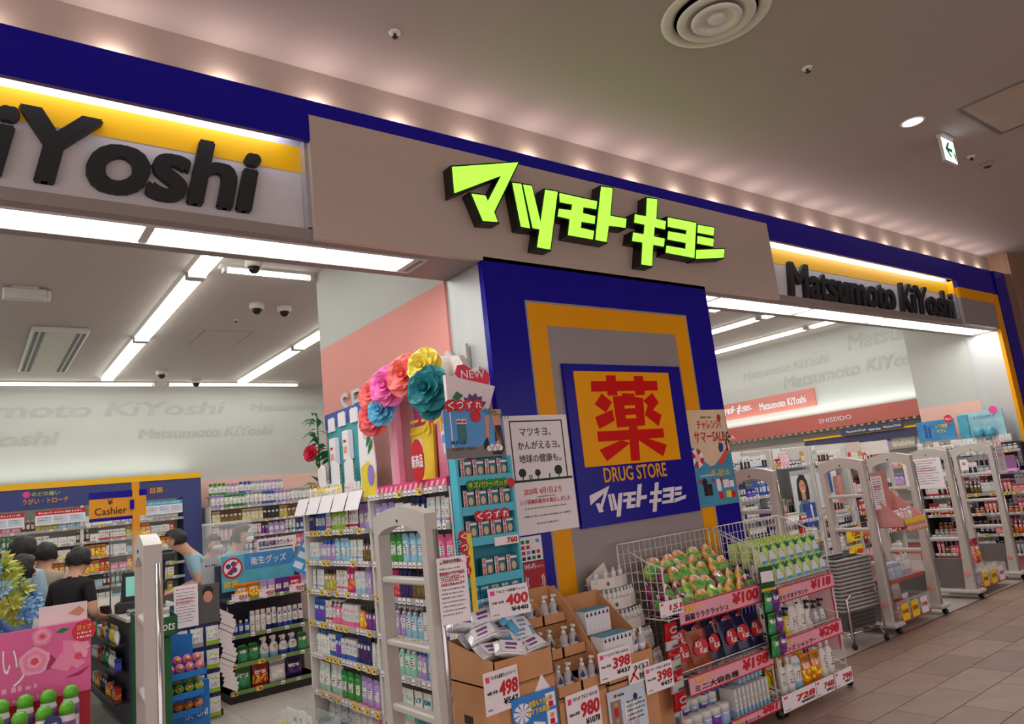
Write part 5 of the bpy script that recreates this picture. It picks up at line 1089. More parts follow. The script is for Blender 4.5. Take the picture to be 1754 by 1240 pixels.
# rack two
r = random.Random(31)
for lay, (z, y) in enumerate(((.83, 3.165), (.96, 3.2), (.96, 3.30), (.97, 3.40))):
    for i in range(7):
        t = thing('refill_pack', 'green and white refill pack, %s in the %s on the wire rack' % (ORD[i], ('front row', 'raised second row', 'third row', 'back row')[lay]), 'product', 'green refill packs on the wire rack', (4.50+i*.112, y, z)); t.rotation_euler = (-.12, 0, r.uniform(-.1, .1))
        obj('pack', product('pouch', .105, .06, .15, 0, 'w'), t).data = PM.setdefault('greenpack', (lambda me: (me.materials.clear(), me.materials.append(mat('refill_green', (200, 226, 128), .3, noise=.3, scale=30)), me.materials.append(mat('refill_green')), me)[-1])(product('pouch', .105, .06, .15, 0, 'w').copy()))
        if lay < 2:
            MB().prism([(-.028, .012), (.028, .012), (.034, .05), (.022, .08), (.011, .098), (-.011, .098), (-.022, .08), (-.034, .05)], -.036, -.02, 'y').build('bottle_picture', mat('picture_white', (225, 232, 235), .4), t); MB().prism([(0, .098), (.03, .135), (.0, .122), (-.03, .135)], -.034, -.018, 'y').build('leaf_mark', mat('leaf_teal', (20, 130, 100), .4), t)
            BX(-.028, .028, -.0385, -.036, .014, .034).build('print_band', SKYP, t)
row((4.56, 3.165, .455), (1, 0, 0), .66, [('refill', .1, .055, .2, 'white/black/silver', 0, 'd', 1, 2), ('pump', .075, .06, .2, 'white/silver/yellow', 0, 'd', 1, 2)], 'middle shelf of the farther wire rack', 0, 301, .22)
row((4.54, 3.27, .455), (1, 0, 0), .66, [('refill', .1, .055, .23, 'white/black/pale blue', 2, 'd', 2, 3)], 'back of the farther rack middle shelf', 0, 302, .25)
row((4.50, 3.165, .105), (1, 0, 0), .72, [('bottle', .08, .06, .24, 'white/cream', 0, 'w', 2, 3), ('pouch', .12, .06, .22, 'yellow/orange/purple', 1, 'w', 1, 2), ('refill', .1, .055, .22, 'pale blue/white', 2, 'w', 1, 2)], 'low shelf of the farther wire rack', 0, 303, .25)
row((4.50, 3.28, .105), (1, 0, 0), .72, [('pouch', .12, .06, .27, 'yellow/orange/purple/pale blue', 1, 'w', 1, 2)], 'back of the farther rack low shelf', 0, 304, .29)
for x, p, s_, l in ((4.36, '728', '800', 'nearest the red packs'), (4.77, '748', '822', 'in the middle'), (5.02, '798', '877', 'at the outer corner')):
    price_card((x, 3.105, .04), .40 if x < 4.5 else .23, .105, p, s_, 'white price card with red %s low on the farther rack, %s' % (p, l))
# green hanging strip with snack pouches between the racks
gs = thing('hanging_strip', 'dark green hanging strip with snack pouches between the two wire racks', 'display', loc=(4.33, 3.085, 0)); gs.rotation_euler = (0, .05, 0)
BX(-.07, .09, .0, .004, .40, .98).build('card', mat('forest_card', (20, 84, 44), .5), gs); BX(-.06, .08, -.002, 0, .88, .95).build('price_label', PAPER, gs); BX(-.07, .09, -.002, 0, .82, .84).build('yellow_line', YELLOW, gs)
for j in range(3):
    for i in range(2):
        put('pouch', (.085, .05, .13), ('green', 'purple')[i], (4.33+i*.085+(-.02), 3.06, .70-j*.14), 0, '%s snack pouch on the green strip, %s from the top' % (('green', 'purple')[i], ORD[j]), 'snack pouches on the green strip', 1, 'w', tilt=.1)
ppb = thing('side_panel', 'pink flowered card panel on the outer side of the farther wire rack', 'display', loc=(5.262, 3.16, 0))
BX(0, .006, 0, .34, .25, .88).build('card', mat('pale_pink_card'), ppb)
for i in range(16): MB().lathe([(0, 0), (.03, .002), (.035, 0)], 8).build('flower_print', mat('hot_pink_card') if i % 2 else mat('rose_card'), ppb, (.007, rnd.uniform(.02, .32), rnd.uniform(.28, .85)), (0, PI/2, 0))
MB().prism([(-.01, .25), (.03, .35), (.0, .45), (.03, .55), (.0, .65), (.03, .75), (0, .85)], .0, .005, 'y').build('petal_edge', mat('hot_pink_card'), ppb)

# ---------------------------------------------------------------- cosmetics side
def gondola(lab, loc, rz, length, depth, zs, top, m, base, specs, place, seed, railm=None, back=None, sub=None, tags=.07, yellow=.12, name='shelf_unit', led=True, head=0, rows=6, kn=None, rear=0):
    t = thing(name, lab, 'shelf', None, loc, rz)
    BX(0, length, depth-.02, depth, 0, top).build('back_panel', back or m, t)
    for x in (0, length-.02): BX(x, x+.02, 0, depth-.02, 0, top-.02 if not head else zs[0]).build('side_panel', m, t)
    BX(.02, length-.02, .03, depth-.02, 0, zs[-1]-.02).build('plinth', base, t)
    for i, z in enumerate(zs):
        sh = shelf(t, .02, length-.02, depth-.03, z, m, seed=seed+i, tags=tags, yellow=yellow, railm=railm)
        if led and 0 < i < 3: BX(.05, length-.05, .02, .04, zs[i-1]-.028, zs[i-1]-.02).build('shelf_lamp', mat('shelf_led', (250, 250, 255), .3, emit=2.5), t)
    R_ = Matrix.Rotation(rz, 3, 'Z'); L_ = Vector(loc)
    for i, z in enumerate(zs):
        hm = (zs[i-1]-z-.04) if i else .22
        s_ = R_ @ Vector((.04, .02, 0)) + L_; d_ = R_ @ Vector((1, 0, 0))
        if i >= rows: break
        if rear and (i or rear > 1):
            BX(.03, length-.03, depth*.42, depth-.03, z, z+.055).build('riser', m, t); s2 = R_ @ Vector((.05, depth*.43, 0)) + L_
            row((s2.x, s2.y, z+.056), d_, length-.1, specs(i) if callable(specs) else specs, 'rear %s, %s' % (['top', 'second shelf', 'third shelf', 'fourth shelf', 'fifth shelf', 'sixth shelf'][i], place), rz, seed*17+i+90, hm-.05, kn=kn, grow=1.5)
        row((s_.x, s_.y, z), d_, length-.08, specs(i) if callable(specs) else specs, '%s of %s' % (['top', 'second shelf', 'third shelf', 'fourth shelf', 'fifth shelf', 'sixth shelf', 'seventh shelf'][i], place), rz, seed*13+i, hm, kn=kn, grow=1.15)
    return t
def cosm(cols, pr=0):
    return [('jar', .06, .06, .07, cols, pr, 's', 2, 4), ('bottle', .045, .045, .15, cols, pr, 'w', 2, 4), ('carton', .05, .04, .13, cols, 2, 'w', 2, 4), ('tube', .045, .035, .15, cols, pr, 'w', 2, 3), ('carton', .07, .04, .09, cols, 1, 'w', 1, 3), ('blister', .06, .02, .14, cols, 2, 'd', 2, 4)]
SHDK = mat('shelf_black', (34, 30, 34), .35); PKB = mat('salmon_base', (186, 104, 96), .5)
gondola('white cosmetics unit with blue bottles behind the wire racks', (6.75, 5.0, 0), 0, .82, .42, [1.62, 1.32, 1.08, .82, .55, .25], 1.85, SHW, mat('plinth_grey'), cosm('white/blue/navy/silver/pale blue'), 'the blue bottle unit', 401, kn='cosmetic_', rear=1)
gw = gondola('white cosmetics unit with a portrait picture of a dark-haired woman', (7.60, 5.0, 0), 0, .80, .42, [1.62, .97, .72, .48, .25], 1.85, SHW, mat('plinth_grey'), cosm('white/red/navy/gold/pale pink'), 'the portrait picture unit', 402, kn='cosmetic_', rear=1)
gondola('white cosmetics unit with a navy serum picture', (8.43, 5.0, 0), 0, .80, .42, [1.62, 1.0, .82, .55, .25], 1.85, SHW, mat('plinth_grey'), cosm('white/navy/silver/beige/orange'), 'the serum picture unit', 403, kn='cosmetic_', rear=1)
gondola('red and white cosmetics unit behind the third and fourth gates', (9.26, 5.0, 0), 0, 1.15, .42, [1.55, 1.14, .92, .62, .3], 1.85, SHW, PKB, cosm('red/white/red/pale pink/gold'), 'the red cosmetics unit', 404, kn='cosmetic_', rear=1, railm=mat('shelf_red', (150, 20, 34), .4), back=mat('ivory_back', (206, 186, 178), .5))
gondola('tall white wall unit of boxed cosmetics under the salmon band', (11.60, 9.4, 0), -PI/2, 4.4, .40, [1.72, 1.42, 1.15, .88, .6, .3], 2.0, SHW, PKB, [('carton', .08, .06, .17, 'white/pale pink/cream/silver/pale blue', 2, 'w', 3, 6), ('carton', .07, .06, .14, 'lilac/white/orange/red', 1, 'w', 2, 4)], 'the wall unit under the salmon band', 405, tags=0, rows=3, kn='boxed_')
gondola('black and pink cosmetics unit along the silver jamb', (10.86, 4.88, 0), -PI/2, 1.34, .38, [1.52, 1.24, .98, .72, .45, .2], 1.62, SHDK, PKB, lambda i: cosm('pale blue/white/silver/teal', 2) if i == 0 else (cosm('lilac/pale pink/white/silver') if i == 1 else cosm('black/red/pink/brown/silver', 1)), 'the black unit along the jamb', 406, kn='cosmetic_', rear=1, back=mat('mauve_back', (128, 92, 104), .5))
# pictures standing in the units
pw = thing('picture_panel', 'portrait picture of a dark-haired woman in a blue top', 'picture', None, (7.98, 5.06, .99))
BX(0, .40, 0, .01, 0, .56).build('panel', mat('pale_backdrop', (205, 214, 218), .5), pw)
MB().prism([(.09, .2), (.33, .2), (.345, .3), (.33, .42), (.28, .50), (.19, .51), (.12, .45), (.095, .33)], -.004, 0, 'y').build('hair_picture', mat('hair_print', (46, 34, 32), .6), pw)
disc(pw, .21, .36, .085, -.004, SK, 'face_picture', sx=.78, t=.003); MB().prism([(.17, .2), (.25, .2), (.25, .3), (.17, .3)], -.006, 0, 'y').build('neck_picture', SK, pw)
MB().prism([(.06, .0), (.40, .0), (.38, .13), (.26, .21), (.16, .21), (.08, .14)], -.008, 0, 'y').build('top_picture', mat('dusty_blue_print', (96, 124, 140), .6), pw)
for x in (.18, .24): disc(pw, x, .375, .009, -.007, BLACK, 'eye_picture', n=8, t=.001)
MB().prism([(.18, .315), (.24, .315), (.225, .3), (.195, .3)], -.008, -.006, 'y').build('mouth_picture', PAPER, pw)
BX(.15, .40, -.02, -.012, -.12, .16).build('navy_card', mat('royal_card'), pw)
ps2 = thing('picture_panel', 'white panel with a navy serum bottle and jar picture', 'picture', None, (8.50, 5.06, 1.03))
BX(0, .52, 0, .01, 0, .52).build('panel', mat('pale_backdrop'), ps2); BX(.30, .37, -.004, 0, .2, .46).build('bottle_picture', mat('royal_card'), ps2); disc(ps2, .22, .19, .06, -.004, mat('royal_card'), 'jar_picture', sx=1.1); disc(ps2, .22, .2, .035, -.006, mat('pale_backdrop'), 'jar_picture', t=.001)
BX(.42, .52, -.05, -.01, .05, .4).build('coral_pack', mat('coral_pack', (206, 140, 124), .5, noise=.3, scale=40), ps2)
pr_ = thing('picture_panel', 'portrait picture of a person with bobbed hair seen from the side', 'picture', None, (9.62, 5.08, 1.18))
BX(0, .42, 0, .01, 0, .36).build('panel', mat('soft_white_print', (220, 214, 212), .5), pr_); disc(pr_, .24, .23, .10, -.004, mat('hair_print'), 'hair_picture', sx=.8); disc(pr_, .22, .12, .06, -.006, SK, 'neck_picture', sx=.8); BX(0, .1, -.006, 0, .02, .36).build('red_strip', RED, pr_)
for i in range(5): BX(.03, .07, -.008, -.006, .06+i*.06, .085+i*.06).build('mark', PAPER, pr_)
for i, (x, z, l) in enumerate(((8.86, .60, 'upper'), (8.86, .38, 'lower'))):
    t = price_card((x, 4.985, z), .34, .17, '1480' if i else '1280', '980', 'yellow price card, %s one on the serum picture unit' % l, group='yellow price cards'); BX(0, .34, -.0001, .001, 0, .17).build('yellow_face', YELLOW, t)
# blue promotion boards on the jamb unit
pb = thing('promotion_board', 'blue cosmetics promotion board with yellow lettering on the jamb unit', 'display', None, (10.93, 4.80, 1.62), -PI/2)
BX(0, .50, 0, .02, .12, .40).build('board', mat('aqua_board', (60, 140, 190), .4, noise=.3, scale=5), pb); BX(.10, .13, -.006, 0, .17, .36).build('bottle_picture', mat('royal_card'), pb); BX(.15, .175, -.006, 0, .17, .32).build('bottle_picture', mat('royal_card'), pb)
text('シワ改善', YELLOW, pb, (.25, -.002, .29), w=.16, h=.05, bold=.02); text('セラム', YELLOW, pb, (.26, -.002, .22), w=.12, h=.05, bold=.02)
disc(pb, .44, .40, .055, -.004, mat('badge_red', (215, 30, 60), .4), 'round_badge'); text('No.1', PAPER, pb, (.405, -.0065, .385), w=.07, h=.03, bold=.02)
pb2 = thing('promotion_board', 'pale aqua promotion board with cream jars on the jamb unit', 'display', None, (10.95, 4.24, 1.62), -PI/2)
BX(.02, .54, 0, .02, .08, .44).build('board', mat('ice_board', (150, 196, 208), .4, noise=.2, scale=6), pb2); BX(.0, .12, -.05, 0, .1, .42).build('bottle_shape', mat('ice_teal', (80, 160, 186), .3, noise=.2), pb2)
for x in (.24, .38): MB().lathe([(.06, 0), (.065, .05), (.06, .08), (.05, .12)], 14).build('jar_shape', mat('ice_teal'), pb2, (x, -.08, .1))
text('エイジングケア', mat('blue_print'), pb2, (.18, -.002, .34), w=.26, h=.045, bold=.01); disc(pb2, .44, .44, .05, -.004, PINKP, 'round_badge')
row((10.88, 4.83, 1.625), (0, -1, 0), 1.2, [('carton', .07, .05, .1, 'white/pale blue/pale pink', 2, 'w', 1, 2), ('jar', .07, .07, .08, 'white/pale blue', 2, 's', 1, 2)], 'promotion ledge on the jamb unit', -PI/2, 411, .12)
ld = thing('tester_lamp', 'lilac lit tester stand on the black jamb unit', 'display', None, (10.82, 3.98, 1.25), -PI/2)
BX(0, .36, -.06, .02, 0, .03).build('base', mat('lilac_glow', (214, 150, 214), .4, emit=.25), ld); BX(.02, .34, .03, .04, .03, .2).build('back', mat('lilac_back', (140, 96, 140), .4), ld); BX(.14, .16, -.02, 0, .03, .15).build('bottle', CHROME, ld)

# stacked shopping baskets
bkm = mat('basket_grey', (92, 90, 90), .5); brm = mat('basket_rim', (176, 174, 174), .45)  # body darkened, rims lightened: shade of the stack's gaps put into the colours
def basket_mesh():
    b = MB(); w0, w1, d0, d1, h = .20, .24, .13, .165, .2
    for z, s_ in ((h, 1),): 
        for (xa, ya), (xb, yb) in (((-w1, -d1), (w1, -d1)), ((w1, -d1), (w1, d1)), ((w1, d1), (-w1, d1)), ((-w1, d1), (-w1, -d1))): b.tube([(xa, ya, z), (xb, yb, z)], .012, 6)
    for (xa, ya, xb, yb, Xa, Ya, Xb, Yb) in ((-w0, -d0, w0, -d0, -w1, -d1, w1, -d1), (w0, -d0, w0, d0, w1, -d1, w1, d1), (w0, d0, -w0, d0, w1, d1, -w1, d1), (-w0, d0, -w0, -d0, -w1, d1, -w1, -d1)):
        b.add([(xa, ya, .02), (xb, yb, .02), (Xb, Yb, h), (Xa, Ya, h)], [(0, 1, 2, 3)], 1)
    b.add([(-w0, -d0, .02), (w0, -d0, .02), (w0, d0, .02), (-w0, d0, .02)], [(0, 1, 2, 3)], 1)
    return b.mesh('shopping_basket', [brm, bkm])
bme = basket_mesh()
hol = mat('basket_hole', (70, 68, 68), .6)
for i in range(14):
    t = thing('shopping_basket', 'grey shopping basket, %s up in the stack beside the gate' % ORD[i], 'basket', 'stacked grey shopping baskets', (6.48, 3.78, .12+i*.033), -.15)
    obj('body', bme, t)
    if i == 0:
        b = MB()
        for x in range(-8, 9):
            for z in range(4): b.box(x*.022-.007, x*.022+.007, -.147-z*.006, -.143-z*.006, .04+z*.035, .062+z*.035)
        b.build('lattice', hol, t)
    for s_ in (-1, 1): MB().tube([(-.24, .02*s_, .2), (-.2, .06*s_, .215), (.2, .06*s_, .215), (.24, .02*s_, .2)], .006, 5).build('handle', bkm, t)
bc = thing('basket_cart', 'low chrome trolley under the stacked baskets', 'trolley', None, (6.48, 3.78, 0), -.15)
MB().tube([(-.22, -.15, .12), (.22, -.15, .12), (.22, .15, .12), (-.22, .15, .12), (-.22, -.15, .12)], .009, 6).build('frame', CHROME, bc)
MB().tube([(-.22, -.2, .04), (-.22, -.2, .42), (-.15, -.2, .46), (.15, -.2, .46), (.22, -.2, .42), (.22, -.2, .04)], .01, 6).build('handle', CHROME, bc)
for x in (-.22, .22):
    for y in (-.2, .15): MB().lathe([(.024, -.01), (.028, 0), (.024, .01)], 10).build('caster', DARK, bc, (x, y, .028), (0, PI/2, 0)); MB().tube([(x, y, .04), (x, -.15 if y < 0 else y, .12)], .008, 5).build('leg', CHROME, bc)

# salmon tray stands between the gates
def tray_stand(x, y, wid, dep, lab, seed, place, hi=True):
    t = thing('tray_stand', lab, 'stand', None, (x, y, 0))
    levels = ((.06, .10), (.42, .46)) if hi else ((.06, .10),)
    for z0, z1 in levels:
        MB().rbox(0, wid, 0, dep, z0, z1, .008).build('tray', mat('salmon_tray', (176, 92, 78), .5), t)
        for (xa, xb, ya, yb) in ((0, wid, 0, .003), (0, .003, .003, dep), (wid-.003, wid, .003, dep)): BX(xa, xb, ya, yb, z1, z1+.16).build('acrylic_wall', CLR, t)
    BX(0, wid, dep, dep+.02, 0, .64 if hi else .3).build('back_panel', PKB, t)
    for i in range(3): o = BX(.06+i*wid*.3, .06+i*wid*.3+.14, -.006, -.002, levels[0][1]-.02, levels[0][1]+.13).build('price_tag', YELLOW if i < 2 else PAPER, t); text('¥%d' % (448+i*150), RED, o, (.07+i*wid*.3, -.0065, levels[0][1]+.04), w=.11, h=.04, bold=.03)
    for q, (z0, z1) in enumerate(levels):
        row((x+.02, y+.02, z1), (1, 0, 0), wid-.04, [('pouch', .13, .08, .19, 'lilac/pale pink/magenta/white', 2, 'w', 1, 2), ('carton', .12, .08, .15, 'lilac/white/pale blue/red', 1, 'w', 1, 2)], '%s tray of %s' % (('low', 'raised')[q], place), 0, seed+q, .2)
    return t
tray_stand(7.06, 3.60, .66, .36, 'salmon two-level tray stand between the second and third gates', 421, 'the two-level salmon stand')
tray_stand(9.02, 3.62, .75, .34, 'salmon low tray stand between the fourth and last gates', 431, 'the low salmon stand', False)
row((9.05, 3.75, .28), (1, 0, 0), .6, [('pouch', .13, .07, .3, 'mint/pink/orange/red', 1, 'w', 1, 2)], 'rear of the low salmon stand', 0, 433, .32)
pk = thing('tray_display', 'pink cardboard tray display with yellow strip fixed to the second gate', 'display', None, (7.02, 3.36, .95))
tray(pk, 0, .42, 0, .30, 0, .07, .34, mat('rose_tray', (214, 150, 146), .5, noise=.1)); BX(-.001, .421, -.004, -.001, .03, .07).build('yellow_strip', YELLOW, pk); BX(.02, .4, .28, .29, .34, .52).build('header_card', mat('rose_tray'), pk)
for i in range(6): MB().lathe([(.03, 0), (.035, .03), (.02, .05)], 8).build('lip_shape', mat('blush_pack', (214, 160, 140), .5), pk, (.05+i*.065, .0, -.045))
MB().tube([(.21, .3, .1), (.1, .34, .1), (-.05, .34, .1)], .008, 5).build('bracket', ALU, pk)
row((7.05, 3.42, .956), (1, 0, 0), .36, [('bottle', .05, .05, .16, 'pale pink/white/beige', 0, 'w', 1, 2)], 'pink tray display on the second gate', 0, 441, .17)

wh = thing('shelf_header', 'slate blue header strip with yellow top edge behind the boxed cosmetics', 'sign', None, (11.56, 6.95, 0), -PI/2)
BX(0, 1.9, 0, .03, 1.86, 1.99).build('header', mat('slate_blue'), wh); BX(0, 1.9, -.01, .06, 1.99, 2.02).build('yellow_edge', mat('sign_yellow'), wh)
for x in (.1, 1.8): BX(x, x+.02, .005, .03, 1.72, 1.86).build('stay', ALU, wh)

# ---------------------------------------------------------------- pharmacy back wall
SLB = mat('slate_header', (56, 66, 128), .5, noise=.03)
hu = thing('shelf_unit', 'blue framed medicine shelf with yellow top edge along the back wall', 'shelf', None, (-1.2, 11.7, 0))
HL = 4.12
BX(0, HL, .40, .43, 0, 2.3).build('back_panel', mat('pale_back', (214, 220, 208), .6), hu)
BX(0, HL, 0, .08, 2.12, 2.39).build('header', SLB, hu); BX(0, HL, -.01, .2, 2.39, 2.47).build('yellow_edge', mat('sign_yellow'), hu)
for x in (0, 1.27, 2.54, HL-.26): BX(x, x+(.04 if x < 3 else .26), 0, .4, 0, 2.12).build('upright', SLB if x > 3 else SHW, hu)
text('うがい・トローチ', mat('gold_lettering'), hu, (1.88, -.002, 2.19), w=.52, h=.075, bold=.02); text('のどの痛い', mat('lime_print', (190, 210, 60), .5), hu, (1.98, -.002, 2.29), w=.32, h=.06, bold=.02)
disc(hu, 1.92, 2.32, .045, -.002, PINKP, 'flower_mark', n=8); text('目薬', mat('gold_lettering'), hu, (3.42, -.002, 2.21), w=.17, h=.08, bold=.02)
MED = [('carton', .08, .05, .11, 'white/red/blue/yellow/silver/green', 2, 'w', 2, 4), ('carton', .06, .05, .14, 'red/white/orange/navy/gold', 1, 'w', 2, 4), ('bottle', .05, .05, .14, 'brown/white/green/blue', 0, 'w', 2, 4), ('carton', .1, .05, .08, 'white/lilac/pale blue/pink', 0, 'w', 1, 3)]
for i, z in enumerate((1.83, 1.62, 1.41, 1.20, 1.0, .78, .5, .2)):
    shelf(hu, .04, HL-.26, .38, z, SHW, seed=60+i, tags=.14 if i < 5 else 0, yellow=.3)
    if i < 6: row((.35 if i < 5 else 1.2, 11.715, z), (1, 0, 0), 2.25 if i < 5 else 1.3, MED, '%s shelf of the blue medicine unit' % ORD[i], 0, 500+i, .17, kn='medicine_', grow=1.25)
for i, (x, w_) in enumerate(((1.35, .55), (2.02, .58), (3.35, .5))):
    o = thing('shelf_placard', ('white placard with red heading, %s along the medicine unit' % ORD[i]), 'sign', 'placards on the medicine unit', (-1.2+x, 11.69, 1.90))
    BX(0, w_, 0, .006, 0, .19).build('card', PAPER, o); BX(0, w_, -.002, 0, .13, .19).build('heading', RED if i < 2 else SKYP, o); dashes(o, PAPER, .04, w_-.04, .15, 1, 1, .022, -.0025, seed=i, jag=0)
    for q in range(3): BX(.02+q*w_*.32, .02+q*w_*.32+w_*.29, -.002, 0, .02, .11).build('picture', mat('pale_blue_paper'), o); dashes(o, RED, .03+q*w_*.32, .0+q*w_*.32+w_*.28, .09, 2, .03, .012, -.0025, seed=q+9, jag=.3)
pu = gondola('white shelf unit of hair spray and colour cartons against the pink wall', (2.98, 11.5, 0), 0, 2.3, .42, [1.90, 1.67, 1.45, 1.22, 1.0, .7, .4, .15], 1.95, SHW, mat('plinth_grey'), lambda i: [('can', .06, .06, .19, 'green/white/blue/lilac/silver', 2, 't', 3, 5)] if i == 0 else ([('carton', .06, .05, .16, 'brown/black/gold/beige', 1, 'w', 2, 5)] if i == 1 else CARE), 'the hair care unit', 520, led=False, tags=.12, rows=4, kn='hair_care_')
row((3.02, 11.62, 2.09), (1, 0, 0), 1.15, [('can', .06, .06, .19, 'green/blue/lilac/silver', 2, 't', 3, 5)], 'upper tier of the hair care unit', 0, 540, .2, kn='hair_care_')
BX(.04, 1.25, .1, .35, 2.07, 2.09).build('upper_tier', SHW, pu)
for x in (.06, .6, 1.2): BX(x, x+.02, .15, .3, 1.9, 2.07).build('tier_post', SHW, pu)

# ---------------------------------------------------------------- counters
CTR = mat('counter_dark', (58, 60, 72), .5, noise=.05); CTOP = mat('counter_top', (206, 200, 194), .4)
ct = thing('cash_counter', 'dark fronted cash counter with a pale top', 'counter', None, (1.22, 7.4, 0))
MB().rbox(0, .52, 0, 2.9, .0, .90, .008).build('body', CTR, ct); MB().rbox(-.03, .55, -.03, 2.93, .90, .94, .008).build('worktop', CTOP, ct)
for z in (.25, .5, .72): BX(-.12, 0, .02, 1.6, z-.015, z).build('front_shelf', SHDK, ct)
r = random.Random(3)
for q, z in enumerate((.25, .5, .72)): row((1.11, 8.95, z), (0, -1, 0), 1.5, [('pouch', .1, .05, .15, 'navy/red/yellow/green/white', 1, 'w', 1, 3), ('carton', .08, .05, .1, 'red/white/blue/orange', 1, 'w', 1, 3)], '%s ledge on the cash counter front' % ORD[q], -PI/2, 560+q, .17)
rg = thing('cash_register', 'dark point of sale terminal on the cash counter', 'register', None, (1.42, 8.0, .94), -.3)
MB().rbox(-.2, .2, -.18, .18, 0, .1, .015).build('drawer', DARK, rg); MB().prism([(-.17, .1), (.17, .1), (.15, .36), (-.15, .36)], -.05, .01, 'y').build('screen', DARK, rg); BX(-.12, .12, -.054, -.05, .14, .32).build('lit_screen', mat('screen_glow', (120, 190, 175), .2, emit=.5), rg)
MB().tube([(.18, .1, .1), (.2, .1, .42), (.16, .1, .46)], .015, 6).build('display_pole', DARK, rg); MB().rbox(.02, .3, .06, .12, .42, .5, .01).build('customer_display', DARK, rg)
pr2 = thing('card_reader', 'small grey card reader on the cash counter edge', 'register', None, (1.3, 7.6, .94))
MB().rbox(-.06, .06, -.08, .08, 0, .05, .012).build('body', mat('reader_grey', (150, 150, 152), .4), pr2); BX(-.04, .04, -.02, .06, .05, .053).build('screen', DARK, pr2)
hl_ = thing('hand_scanner', 'black hand scanner upright on the cash counter', 'scanner', None, (1.52, 7.62, .94))
MB().lathe([(.06, 0), (.06, .02), (.015, .03), (.015, .16)], 12).build('stand', DARK, hl_); MB().prism([(-.03, .15), (.05, .18), (.05, .26), (-.06, .24)], -.03, .03, 'y').build('scanner', DARK, hl_)
# clear vinyl screen hung at the counter
vs_ = thing('vinyl_screen', 'clear vinyl droplet screen hanging at the cash counter', 'screen', None, (1.16, 8.0, 0))
VIN = mat('clear_vinyl', (230, 236, 238), .06, noise=0, alpha=.16)
b = MB(); n = 14
for i in range(n): a0, a1 = i/n, (i+1)/n; f = lambda a: .012*math.sin(a*23); b.add([(.36*a0, f(a0), .95), (.36*a1, f(a1), .95), (.36*a1, f(a1), 1.68), (.36*a0, f(a0), 1.68)], [(0, 1, 2, 3)], 0, True)
b.build('sheet', VIN, vs_); MB().tube([(0, 0, .94), (0, 0, 1.70), (.36, 0, 1.70), (.36, 0, .94)], .006, 6).build('frame', ALU, vs_)
csn = thing('cashier_sign', 'amber and navy cashier sign on an amber post', 'sign', None, (1.53, 8.8, 0))
BX(-.035, .035, 0, .05, .94, 2.21).build('post', ORANGE, csn); BX(-.44, -.035, .01, .03, 1.85, 2.12).build('board', ORANGE, csn); BX(-.44, -.035, .006, .034, 2.055, 2.125).build('navy_band', NAVY, csn); BX(-.44, -.035, .006, .034, 1.82, 1.855).build('navy_band', NAVY, csn)
BX(-.06, -.02, -.01, .06, 1.92, 2.02).build('clamp', NAVY, csn); BX(.035, .1, .0, .4, 1.85, 2.12).build('side_board', ORANGE, csn); BX(.03, .105, -.002, .402, 2.06, 2.125).build('navy_band', NAVY, csn)
text('Cashier', BLACK, csn, (-.39, .0095, 1.885), w=.30, h=.075, bold=.008); text('¥', BLACK, csn, (-.27, .0095, 1.985), w=.05, h=.06, bold=.01)
# consultation counter behind the hygiene goods
cc = thing('consult_counter', 'pale consultation counter behind the hygiene goods', 'counter', None, (2.0, 8.0, 0))
MB().rbox(0, 1.3, 0, .5, 0, .94, .01).build('body', mat('counter_pale', (190, 186, 180), .5), cc); MB().rbox(-.02, 1.32, -.02, .52, .94, .98, .008).build('worktop', CTOP, cc)
ap = thing('acrylic_partition', 'clear acrylic partition on the consultation counter', 'screen', None, (2.02, 8.1, .98))
MB().rbox(0, .5, 0, .006, 0, .70, .0025).build('pane', CLR, ap); MB().rbox(0, .06, -.08, .08, 0, .01, .003).build('foot', CLR, ap); BX(0, .5, -.001, .007, .68, .70).build('edge', mat('acrylic_edge', (225, 232, 232), .1), ap)
cs_ = thing('counter_sign', 'white sign with blue lettering for medicine advice above the hygiene goods', 'sign', None, (2.53, 7.96, 1.29), -.03)
BX(0, .40, 0, .01, 0, .17).build('board', PAPER, cs_); text('医薬品相談カウンター', mat('navy_print', (30, 40, 110), .5), cs_, (.02, -.001, .09), w=.36, h=.055, bold=.03); BX(.02, .38, -.002, 0, .06, .07).build('line', mat('navy_print'), cs_)
for x in (.05, .34): BX(x, x+.01, .002, .012, -.31, 0).build('stay', ALU, cs_)
os_ = thing('counter_sign', 'oval topped silver hand gel sign on the consultation counter', 'sign', None, (1.97, 7.98, .98))
MB().prism([(.0, 0), (.19, 0), (.19, .28)]+[(.095+.095*math.cos(a), .28+.09*math.sin(a)) for a in [PI*i/10 for i in range(1, 10)]]+[(0, .28)], 0, .008, 'y').build('board', mat('silver_grad', (206, 206, 208), .35, .3), os_); dashes(os_, BLACK, .04, .15, .27, 1, 1, .022, -.0005, seed=8, jag=0)

